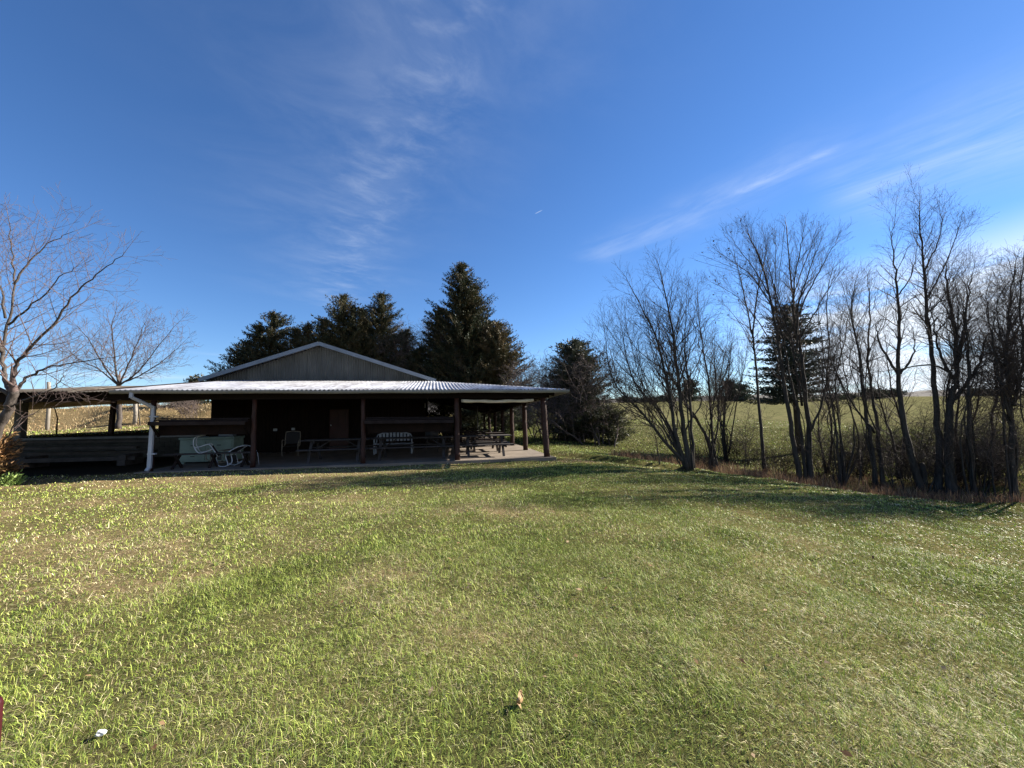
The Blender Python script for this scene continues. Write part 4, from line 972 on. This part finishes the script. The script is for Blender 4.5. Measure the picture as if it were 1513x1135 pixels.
# retaining wall of blocks
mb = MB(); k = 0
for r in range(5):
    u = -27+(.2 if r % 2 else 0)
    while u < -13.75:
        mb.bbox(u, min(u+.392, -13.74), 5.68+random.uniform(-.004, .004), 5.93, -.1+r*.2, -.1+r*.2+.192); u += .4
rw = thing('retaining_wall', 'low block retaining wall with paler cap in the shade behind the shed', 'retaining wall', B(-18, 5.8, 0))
build('block_courses', mb, M['shadeblock'], rw); mb = MB()
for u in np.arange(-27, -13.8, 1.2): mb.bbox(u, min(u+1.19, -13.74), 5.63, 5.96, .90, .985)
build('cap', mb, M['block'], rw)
# things in the shed: rack, boards, crate
rk = thing('storage_rack', 'thin metal storage rack in the dark shed', 'rack', B(-18.9, 2.4, .3))
mb = MB()
for uu in (-19.8, -18.0):
    for vv in (2.1, 2.7): mb = MB(); mb.bar(B(uu, vv, .25), B(uu, vv, 1.15), .035, .035); build('upright', mb, M['pole'], rk)
for z in (.5, 1.05):
    mb = MB(); mb.bar(B(-19.85, 2.4, z), B(-17.95, 2.4, z), .62, .03); build('shelf', mb, M['wood_log'], rk)
def crate(u, v, z, w, d, h, lab, mat, grp=None):
    r = thing('wooden_crate', lab, 'crate', B(u, v, z), grp); mb = MB()
    for k in range(3):
        z0 = z+k*h/3
        mb.bbox(u-w/2, u+w/2, v-d/2, v-d/2+.02, z0+.008, z0+h/3-.008); mb.bbox(u-w/2, u+w/2, v+d/2-.02, v+d/2, z0+.008, z0+h/3-.008)
        mb.bbox(u-w/2-.02, u-w/2, v-d/2, v+d/2, z0+.008, z0+h/3-.008); mb.bbox(u+w/2, u+w/2+.02, v-d/2, v+d/2, z0+.008, z0+h/3-.008)
    build('slats', mb, M[mat], r); mb = MB(); mb.bbox(u-w/2, u+w/2, v-d/2+.02, v+d/2-.02, z+.005, z+h*.8); build('contents', mb, M['wood_log'], r)
crate(-18.9, 2.35, .52, 1.2, .45, .28, 'pale wooden crate on the lower shelf of the shed rack', 'greywood')
crate(-18.6, 2.4, 1.07, .8, .4, .2, 'small crate on the top shelf of the shed rack', 'wood_log')
for i, (u0, u1, v, z, lab) in enumerate([(-17.4,-13.9,2.6,.95,'topmost long grey board on the shed pile'),(-17.2,-14.1,2.3,.72,'second long board on the shed pile, slightly skewed'),(-17.6,-13.8,2.7,.5,'thick middle timber of the shed pile'),(-17.5,-14.0,2.1,.30,'lowest front timber of the shed pile')]):
    mb = MB(); mb.bar(B(u0, v, z+.02*i), B(u1, v+.15, z-.06+.03*i), .2, .07+.02*i); tag(build('timber_board', mb, M['wood_log'], loc=B((u0+u1)/2, v, z), bevel=.006), lab, 'timber', 'boards piled in the shed')
for i, (u, lab) in enumerate([(-17.1, 'left bearer block carrying the shed boards'), (-14.3, 'right bearer block carrying the shed boards')]):
    mb = MB(); mb.bbox(u-.12, u+.12, 2.0, 2.9, .1, .29); mb.bbox(u-.1, u+.1, 2.05, 2.85, .291, .47)
    tag(build('bearer_block', mb, M['wood_log'], loc=B(u, 2.4, .1), bevel=.01), lab, 'timber block')
# poles on the bank
for px, pyt, pyb, Y, r, lab, nm in [(72,565,600,24,.10,'weathered grey fence pole rising behind the shed roof at far left','fence_pole'),(200,588,609,25,.11,'stout pale pole on the bank just left of the downspout','fence_pole')]:
    a = atY(px, pyb, Y); b = atY(px, pyt, Y); zg = gz(a[0], Y); mb = MB(); mb.tube([(a[0], Y, zg-.2), (a[0]+.01, Y, (zg+b[2])/2), (b[0], Y, b[2]), (b[0], Y, b[2]+.03)], [r*1.1, r, r*.95, r*.6], 8)
    tag(build(nm, mb, M['pole'], loc=(a[0], Y, zg), smooth=True), lab, 'pole')
a = atY(208, 612, 24); b = atY(203, 588, 24); mb = MB(); mb.tube([(a[0], 24, gz(a[0], 24)), tuple(b)], [.04, .03], 6)
tag(build('leaning_stick', mb, M['bark'], loc=(a[0], 24, gz(a[0], 24))), 'dark stick leaning beside the stout pale pole', 'stick')
a = atY(84, 640, 17.5); g0 = gz(a[0], 17.5); mb = MB(); q = [atY(84, 632, 17.5), atY(85, 618, 17.5), atY(81, 604, 17.6), atY(76, 599, 17.7)]
mb.tube([(a[0], 17.5, g0-.1)]+[tuple(k) for k in q], [.03, .028, .024, .018, .01], 5); tag(build('crooked_stem', mb, M['bark'], loc=(a[0], 17.5, g0)), 'thin crooked dead stem beyond the shed wall', 'dead stem')

# ------------------------------------------------------------------ furniture
def picnic_table(u, v, z, L, lab, mat='rustwood', rz=0., hh=.76, seats=(1, 1)):
    r = thing('picnic_table', lab, 'picnic table', B(u, v, z), 'picnic tables under the pavilion roof'); cr, sr_ = math.cos(rz), math.sin(rz)
    def Q(a, b, c): return B(u+a*cr-b*sr_, v+a*sr_+b*cr, z+c)
    mb = MB()
    for k in range(5): b = -.32+k*.16; mb.hexa([Q(-L/2, b-.073, hh-.04), Q(L/2, b-.073, hh-.04), Q(L/2, b+.073, hh-.04), Q(-L/2, b+.073, hh-.04), Q(-L/2, b-.073, hh), Q(L/2, b-.073, hh), Q(L/2, b+.073, hh), Q(-L/2, b+.073, hh)])
    build('tabletop', mb, M[mat], r, bevel=.004)
    for sgn in (-1, 1):
        mb = MB()
        for k in range(2): b = sgn*(.62+k*.14); mb.hexa([Q(-L/2, b-.065, .42), Q(L/2, b-.065, .42), Q(L/2, b+.065, .42), Q(-L/2, b+.065, .42), Q(-L/2, b-.065, .46), Q(L/2, b-.065, .46), Q(L/2, b+.065, .46), Q(-L/2, b+.065, .46)])
        build('bench_seat', mb, M[mat], r, bevel=.004)
    for e in (-1, 1):
        x = e*(L/2-.35)
        for sgn in (-1, 1):
            mb = MB(); mb.bar(Q(x+.022*sgn, sgn*.22, hh-.04), Q(x+.022*sgn, sgn*.66, .0), .038, .09, up=tuple(U)); build('leg', mb, M[mat], r)
        mb = MB(); mb.bar(Q(x+.065, -.74, .375), Q(x+.065, .74, .375), .038, .09); mb.bar(Q(x+.065, -.34, hh-.085), Q(x+.065, .34, hh-.085), .038, .08); mb.bar(Q(x, 0, .38), Q(x-e*.5, 0, hh-.06), .06, .04); build('cross_brace', mb, M[mat], r)
    return r
r = thing('low_bench', 'long low plank bench across the first bay under the upturned chairs', 'bench', B(-10.9, .4, SL))
mb = MB(); mb.bbox(-12.1, -9.55, .3, .42, .52, .56); mb.bbox(-12.1, -9.55, .43, .55, .522, .562); build('seat', mb, M['greywood'], r, bevel=.004)
for uu in (-11.75, -10.75, -9.85):
    for sg in (-1, 1):
        mb = MB(); mb.bar(B(uu+.02*sg, .43-sg*.17, .52), B(uu+.02*sg, .43+sg*.2, SL+.01), .04, .07, up=tuple(U)); build('leg', mb, M['rustwood'], r)
picnic_table(-7.25, 1.25, SL, 2.25, 'picnic table in the second bay in front of the red door', 'greywood')
picnic_table(-4.65, 1.3, SL, 2.9, 'picnic table in the third bay beside the white bench', 'greywood')
picnic_table(-2.0, 1.35, SL, 2.0, 'picnic table nearest the front in the sunlit right bay', 'greywood')
picnic_table(-1.75, 3.6, SL, 1.7, 'long picnic table behind the front one in the right bay', 'rustwood', rz=.05)
picnic_table(-2.6, 6.2, SL, 2.2, 'picnic table in the middle of the side porch', 'rustwood')
picnic_table(-1.8, 9.0, SL, 2.2, 'picnic table farther back in the side porch', 'rustwood', rz=-.08)
picnic_table(-2.2, 12.0, SL, 2.2, 'rearmost picnic table of the side porch', 'rustwood', rz=.06)
# pale green chest
cr_ = thing('storage_chest', 'pale green painted storage chest behind the upturned chairs', 'chest', B(-11.65, 2.25, SL))
mb = MB(); mb.bbox(-12.5, -10.85, 1.85, 2.6, SL+.06, .93); mb.bbox(-12.46, -12.36, 1.87, 1.97, SL, SL+.06); mb.bbox(-10.99, -10.89, 1.87, 1.97, SL, SL+.06); build('body', mb, M['chest'], cr_, bevel=.01)
mb = MB(); mb.bbox(-12.53, -10.82, 1.82, 2.63, .935, 1.0); build('lid', mb, M['chest'], cr_, bevel=.012)
for a, b, c, d in ((-12.46, -11.72, .55, .89), (-11.68, -10.9, .55, .89), (-12.46, -11.72, .2, .50), (-11.68, -10.9, .2, .50)):
    mb = MB(); mb.bbox(a, b, 1.832, 1.85, c, d); f = build('drawer_front', mb, M['chest'], cr_, bevel=.006)
    mb = MB(); mb.bbox((a+b)/2-.06, (a+b)/2+.06, 1.81, 1.831, (c+d)/2-.012, (c+d)/2+.012); build('handle', mb, M['black'], f)
mb = MB(); mb.bbox(-11.5, -11.05, 2.2, 2.5, 1.003, 1.22); mb.bbox(-11.47, -11.08, 2.17, 2.2, 1.03, 1.19); tag(build('storage_tub', mb, M['trim'], loc=B(-11.3, 2.3, 1.0), bevel=.015), 'blue grey tub standing on the pale green chest', 'tub')
# white bench (slatted plastic garden bench)
wb = thing('garden_bench', 'white plastic slatted garden bench with curved back beside the wall', 'bench', B(-5.55, 3.4, SL))
mb = MB(); n = 9
for i in range(n):
    u = -6.2+1.28*(i+.5)/n; x = (i+.5)/n*2-1; top = .86-.09*x*x
    mb.bbox(u-.048, u+.048, 3.62, 3.645, SL+.50, SL+top)
pts = [B(-6.28, 3.6, SL+.45), B(-6.26, 3.62, SL+.70)]+[B(-6.22+1.32*t, 3.64, SL+.89-.11*(2*t-1)**2) for t in [k/10 for k in range(11)]]+[B(-4.86, 3.62, SL+.70), B(-4.84, 3.6, SL+.45)]
mb.tube(pts, .028, 8)
build('backrest', mb, M['plastic'], wb, bevel=.004)
mb = MB()
for k in range(4): mb.bbox(-6.24, -4.88, 3.1+k*.125, 3.21+k*.125, SL+.40, SL+.425)
mb.bbox(-6.24, -4.88, 3.07, 3.09, SL+.34, SL+.425); build('seat', mb, M['plastic'], wb, bevel=.005)
for s_ in (-6.3, -4.82):
    for vv in (3.1, 3.6):
        mb = MB(); mb.bar(B(s_, vv, SL), B(s_, vv, SL+.44), .075, .06); build('leg', mb, M['plastic'], wb, bevel=.008)
    mb = MB(); mb.tube([B(s_, 3.62, SL+.64), B(s_, 3.4, SL+.65), B(s_, 3.15, SL+.63), B(s_, 3.09, SL+.56), B(s_, 3.09, SL+.42)], .03, 7); build('armrest', mb, M['plastic'], wb, True)
# tubular chairs
def tube_chair(mx, lab, root_loc, frame='tubing', seat='blackfab', grp='metal tube patio chairs'):
    r = thing('patio_chair', lab, 'chair', root_loc, grp)
    def T(p): return tuple(mx @ Vector(p))
    for s in (-1, 1):
        x = s*.27
        pts = [(x*.95, .32, .98), (x, .27, .75), (x, .2, .5), (x, .12, .4), (x, -.22, .42), (x*1.03, -.3, .36), (x*1.05, -.28, .18), (x*1.03, -.2, .03), (x, .0, .0), (x*.98, .25, .0)]
        mb = MB(); mb.tube([T(tuple(q)) for q in catmull(pts, 3)], .014, 7); build('side_frame', mb, M[frame], r, True)
        mb = MB(); mb.tube([T(tuple(q)) for q in catmull([(x, .23, .62), (x*1.08, .05, .66), (x*1.1, -.2, .65), (x*1.05, -.28, .5), (x*1.03, -.3, .36)], 3)], .014, 7); build('armrest', mb, M[frame], r, True)
    mb = MB(); n = 6
    for i in range(n):
        t0 = i/n; t1 = (i+.9)/n; mb.hexa([T((-.255, -.2+.3*t0, .405)), T((.255, -.2+.3*t0, .405)), T((.255, -.2+.3*t1, .405)), T((-.255, -.2+.3*t1, .405)), T((-.255, -.2+.3*t0, .415)), T((.255, -.2+.3*t0, .415)), T((.255, -.2+.3*t1, .415)), T((-.255, -.2+.3*t1, .415))])
    build('seat', mb, M[seat], r)
    mb = MB(); mb.hexa([T((-.255, .205, .5)), T((.255, .205, .5)), T((.25, .325, .96)), T((-.25, .325, .96)), T((-.255, .215, .5)), T((.255, .215, .5)), T((.25, .335, .96)), T((-.25, .335, .96))]); build('backrest', mb, M[seat], r)
    mb = MB(); mb.tube([T((-.257, .32, .97)), T((0, .335, 1.0)), T((.257, .32, .97))], .014, 7); build('top_rail', mb, M[frame], r, True)
    return r
def TM(u, v, z, rz=0, rx=0, ry=0, pivot=(0,0,0), sc=1.):
    return Matrix.Translation(Vector(B(u, v, z))) @ Matrix.Rotation(TH+rz, 4, 'Z') @ Matrix.Rotation(ry, 4, 'Y') @ Matrix.Rotation(rx, 4, 'X') @ Matrix.Scale(sc, 4) @ Matrix.Translation(-Vector(pivot))
tube_chair(TM(-11.1, .62, .80, rz=1.9, rx=R(165), pivot=(0,0,.4), sc=.8), 'upturned white tube chair on the first bay bench, legs in the air', B(-11.25, .75, .5))
tube_chair(TM(-10.4, .75, .36, rz=1.3, rx=R(75), pivot=(0,0,.4), sc=.78), 'white tube chair tipped over on the slab right of the upturned one', B(-10.35, .45, .1))
tube_chair(TM(-10.95, 1.2, .42, rz=2.3, rx=R(100), pivot=(0,0,.4), sc=.78), 'second upturned tube chair lying on the slab before the chest', B(-10.75, 1.1, .3), frame='pole')
tube_chair(TM(-9.55, 3.6, SL, rz=.15), 'dark upright chair against the wall between sockets and door', B(-9.55, 3.6, SL), frame='pole')
# round wire rack
r = thing('wire_rack', 'round thin wire frame leaning beside the second front post', 'wire rack', B(-9.75, .8, SL))
mb = MB(); pts = []
for i in range(15): a = math.pi*i/14; pts.append(B(-10.05-.4*math.cos(a), .85, SL+.25+.40*math.sin(a)))
mb.tube([B(-10.42, .85, SL)]+pts+[B(-9.62, .85, SL)], .009, 6); build('hoop', mb, M['tubing'], r, True)
mb = MB(); mb.tube([B(-10.3, .7, SL), B(-10., .75, SL+.2), B(-9.7, .7, SL+.02)], .009, 6); build('foot', mb, M['tubing'], r, True)
# black grill by the corner of the room
g = thing('barbecue_grill', 'black barbecue grill beside the room corner', 'grill', B(-4.0, 3.6, SL))
mb = MB(); c = B(-4.0, 3.6, 0); mb.tube([B(-4.28, 3.6, .86), B(-4.25, 3.6, .86), B(-3.75, 3.6, .86), B(-3.72, 3.6, .86)], [.12, .24, .24, .12], 14); build('body', mb, M['black'], g, True)
mb = MB(); mb.bar(B(-4.1, 3.34, .98), B(-3.9, 3.34, .98), .03, .03); build('handle', mb, M['white'], g)
for du, dv in ((-.2,-.15),(.2,-.15),(-.2,.15),(.2,.15)):
    mb = MB(); mb.bar(B(-4+du*1.2, 3.6+dv*1.2, SL), B(-4+du, 3.6+dv, .74), .03, .03); build('leg', mb, M['black'], g)
# chair tipped back on table deep in the side porch
tube_chair(TM(-1.3, 6.1, SL+.78, rz=1.5, rx=R(165), pivot=(0,0,.4)), 'dark folding chair resting tilted on the middle side porch table', B(-1.3, 6.1, SL+.78), frame='black')
# old wheel-like reel that throws the round shade
# foreground: dead leaf, paper scrap, red post
def curled(px, py, label, mat, name, cat, s, h):
    p = march(px, py); mb = MB(); n, m = 9, 7
    for i in range(n):
        t = i/(n-1)
        for j in range(m):
            q = j/(m-1)*2-1; w = s*.45*math.sin(math.pi*min(max(t*.92+.06, 0), 1))**.7
            mb.v.append((p[0]+q*w*math.cos(q*1.1)+.01*math.sin(t*9+j), p[1]+.03*math.sin(q*2)+.02*t, p[2]+h+t*s+.012*math.cos(q*4+t*6)+abs(q)*.01))
    for i in range(n-1):
        for j in range(m-1): a = i*m+j; mb.f.append((a, a+1, a+m+1, a+m))
    o = build(name, mb, M[mat], loc=tuple(p), smooth=True); o.modifiers.new('thickness', 'SOLIDIFY').thickness = .0012
    return tag(o, label, cat)
curled(769, 1052, 'curled tan dead leaf standing in the foreground grass', 'deadleaf', 'dead_leaf', 'leaf', .048, .004)
import bmesh
p = march(148, 1097); bm_ = bmesh.new(); bmesh.ops.create_icosphere(bm_, subdivisions=2, radius=.017); rg_ = random.Random(5); mb = MB()
for q in bm_.verts: k_ = rg_.uniform(.6, 1.25); mb.v.append((p[0]+q.co.x*k_*1.25, p[1]+q.co.y*k_, p[2]+.025+q.co.z*k_*.75))
mb.f = [tuple(w_.index for w_ in f.verts) for f in bm_.faces]; bm_.free()
tag(build('paper_scrap', mb, M['litter'], loc=tuple(p)), 'crumpled white paper scrap in the grass at lower left', 'litter')
a = atY(-.5, 1036, 1.55); q = a+np.array([-.032, 0, 0]); mb = MB(); mb.tube([(q[0], q[1], gz(q[0], q[1])-.2), (q[0], q[1], a[2]-.012), (q[0], q[1], a[2]), (q[0], q[1], a[2]+.004)], [.03, .03, .026, .014], 14)
tag(build('red_post', mb, M['redpost'], loc=(q[0], q[1], gz(q[0], q[1])), smooth=True), 'dark red round metal post cut by the lower left edge', 'post')

# ------------------------------------------------------------------ light and sky
SAZ, SEL = R(66), R(28.3)
S = Vector((math.sin(SAZ)*math.cos(SEL), math.cos(SAZ)*math.cos(SEL), math.sin(SEL)))
sd = bpy.data.lights.new('sun', 'SUN'); sd.energy = 5.0; sd.angle = R(.53); sd.color = (1., .93, .82)
so = bpy.data.objects.new('sun', sd); COL.objects.link(so); so.rotation_euler = S.to_track_quat('Z', 'Y').to_euler()
w = bpy.data.worlds.new('World'); scene.world = w; w.use_nodes = True; nt = w.node_tree; L = nt.links
bg = nt.nodes['Background']; bg.inputs['Strength'].default_value = .05
sky = nt.nodes.new('ShaderNodeTexSky'); sky.sky_type = 'NISHITA'; sky.sun_disc = False; sky.sun_elevation = SEL; sky.sun_rotation = SAZ
sky.altitude = 300; sky.air_density = 1.0; sky.dust_density = .02; sky.ozone_density = 2.5
tc = nt.nodes.new('ShaderNodeTexCoord'); sp = nt.nodes.new('ShaderNodeSeparateXYZ'); L.new(tc.outputs['Generated'], sp.inputs[0])
def m_(op, a, b=None, c=None):
    q = nt.nodes.new('ShaderNodeMath'); q.operation = op
    for k, x in enumerate((a, b, c)):
        if x is None: continue
        if isinstance(x, (int, float)): q.inputs[k].default_value = x
        else: L.new(x, q.inputs[k])
    return q.outputs[0]
zz = m_('MAXIMUM', sp.outputs[2], .02); X = m_('DIVIDE', sp.outputs[0], zz); Y = m_('DIVIDE', sp.outputs[1], zz)
def lin(a, b, c): return m_('ADD', m_('ADD', m_('MULTIPLY', X, a), m_('MULTIPLY', Y, b)), c)
def noise(vx, vy, sc, det=6, rough=.6, dist=0.):
    cb = nt.nodes.new('ShaderNodeCombineXYZ'); L.new(vx, cb.inputs[0]); L.new(vy, cb.inputs[1])
    q = nt.nodes.new('ShaderNodeTexNoise'); q.inputs['Scale'].default_value = sc; q.inputs['Detail'].default_value = det; q.inputs['Roughness'].default_value = rough; q.inputs['Distortion'].default_value = dist
    L.new(cb.outputs[0], q.inputs['Vector']); return q.outputs['Fac']
def gauss(v, wid): return m_('EXPONENT', m_('MULTIPLY', m_('POWER', m_('ABSOLUTE', m_('DIVIDE', v, wid)), 2.), -1.))
def ss(v, a, b):
    q = nt.nodes.new('ShaderNodeMapRange'); q.interpolation_type = 'SMOOTHSTEP'; q.inputs['From Min'].default_value = a; q.inputs['From Max'].default_value = b; L.new(v, q.inputs['Value']); return q.outputs[0]
# cloud streaks on a flat layer high overhead (coordinates = position on that layer)
def streak(p, q, wid, n_al, n_ac, amt, thr=(.42, .72), tail=.12, seed=0.):
    p = np.array(p); q = np.array(q); d = q-p; Ln = float(np.linalg.norm(d)); d = d/Ln; nrm = (-d[1], d[0])
    al = lin(float(d[0]), float(d[1]), float(-(p@d))); ac = lin(float(nrm[0]), float(nrm[1]), float(-(p@np.array(nrm))))
    wob = m_('MULTIPLY', m_('SUBTRACT', noise(al, m_('ADD', al, seed), 1.6, 3), .5), wid*1.2)
    body = gauss(m_('ADD', ac, wob), wid)
    env = m_('MULTIPLY', ss(al, -Ln*tail, Ln*tail), m_('SUBTRACT', 1., ss(al, Ln*(1-tail), Ln*(1+tail*2))))
    nz = ss(noise(m_('ADD', m_('MULTIPLY', al, n_al), seed), m_('MULTIPLY', ac, n_ac), 1., 8, .62, .4), *thr)
    return m_('MULTIPLY', m_('MULTIPLY', m_('MULTIPLY', body, env), nz), amt)
c = streak((-1.55,3.3), (-.06,.78), .17, 9., 6., .15, (.40,.85), seed=3.)
c = m_('ADD', c, streak((-1.6,3.2), (.05,.5), .42, 3., 2., .10, (.3,.8), seed=8.))
c = m_('ADD', c, streak((.55,2.42), (1.22,1.50), .16, 2.2, 6., .19, (.25,.8), seed=11.))
c = m_('ADD', c, streak((1.05,1.72), (1.27,1.44), .035, 6., 12., .16, (.35,.7), seed=13.))
c = m_('ADD', c, streak((1.55,1.75), (2.2,1.), .38, 1.2, 5., .30, (.25,.8), seed=17.))
c = m_('ADD', c, streak((.14,1.845), (.165,1.82), .003, 1., 1., .3, (.0,.2), tail=.2, seed=1.))
# low bank of cloud on the right and thin streaks near the horizon
el = sp.outputs[2]; azr = m_('ARCTAN2', sp.outputs[0], sp.outputs[1])
low = noise(m_('MULTIPLY', azr, 2.6), m_('MULTIPLY', el, 13.), 1.3, 9, .6, .3)
lowm = m_('MULTIPLY', m_('MULTIPLY', ss(low, .28, .48), ss(azr, .48, .72)), m_('SUBTRACT', 1., ss(m_('SUBTRACT', el, m_('MULTIPLY', m_('SUBTRACT', azr, .8), .08)), .17, .30)))
c = m_('ADD', c, m_('MULTIPLY', lowm, .92))
low2 = ss(noise(m_('MULTIPLY', azr, 2.), m_('MULTIPLY', el, 40.), 1., 6, .5), .52, .75)
c = m_('ADD', c, m_('MULTIPLY', m_('MULTIPLY', low2, m_('SUBTRACT', 1., ss(el, .06, .2))), .35))
c = m_('MINIMUM', c, 1.)
mx = nt.nodes.new('ShaderNodeMix'); mx.data_type = 'RGBA'; L.new(c, mx.inputs[0]); hs = nt.nodes.new('ShaderNodeHueSaturation'); hs.inputs['Saturation'].default_value = 1.14; L.new(sky.outputs[0], hs.inputs['Color']); tn = nt.nodes.new('ShaderNodeMix'); tn.data_type = 'RGBA'; tn.blend_type = 'MULTIPLY'; tn.inputs[0].default_value = 1; tn.inputs[7].default_value = (.735,.86,1.07,1); L.new(hs.outputs[0], tn.inputs[6]); L.new(tn.outputs[2], mx.inputs[6]); mx.inputs[7].default_value = (6.4, 6.9, 7.6, 1)
L.new(mx.outputs[2], bg.inputs['Color'])

vs_ = scene.view_settings; vs_.view_transform = 'Standard'; vs_.look = 'None'; vs_.exposure = 1.72; vs_.gamma = 1; vs_.use_curve_mapping = False
scene.render.engine = 'CYCLES'
scene.cycles.max_bounces = 6; scene.cycles.diffuse_bounces = 3; scene.cycles.transparent_max_bounces = 4

if HAZE:
    zlo = -4.; mb = MB(); mb.hexa([(-6500,-400,zlo),(6500,-400,zlo),(6500,8600,zlo),(-6500,8600,zlo),(-6500,-400,175),(6500,-400,175),(6500,8600,175),(-6500,8600,175)])
    hm = bpy.data.materials.new('haze_air'); hm.use_nodes = True; nt = hm.node_tree; nt.nodes.remove(nt.nodes['Principled BSDF'])
    pv = nt.nodes.new('ShaderNodeVolumePrincipled'); pv.inputs['Color'].default_value = (.8,.88,1.,1); pv.inputs['Density'].default_value = .0005; pv.inputs['Anisotropy'].default_value = .2
    nt.links.new(pv.outputs[0], nt.nodes['Material Output'].inputs['Volume'])
    tag(build('haze', mb, hm), 'thin blue air haze over the far hills', 'haze', kind='stuff')
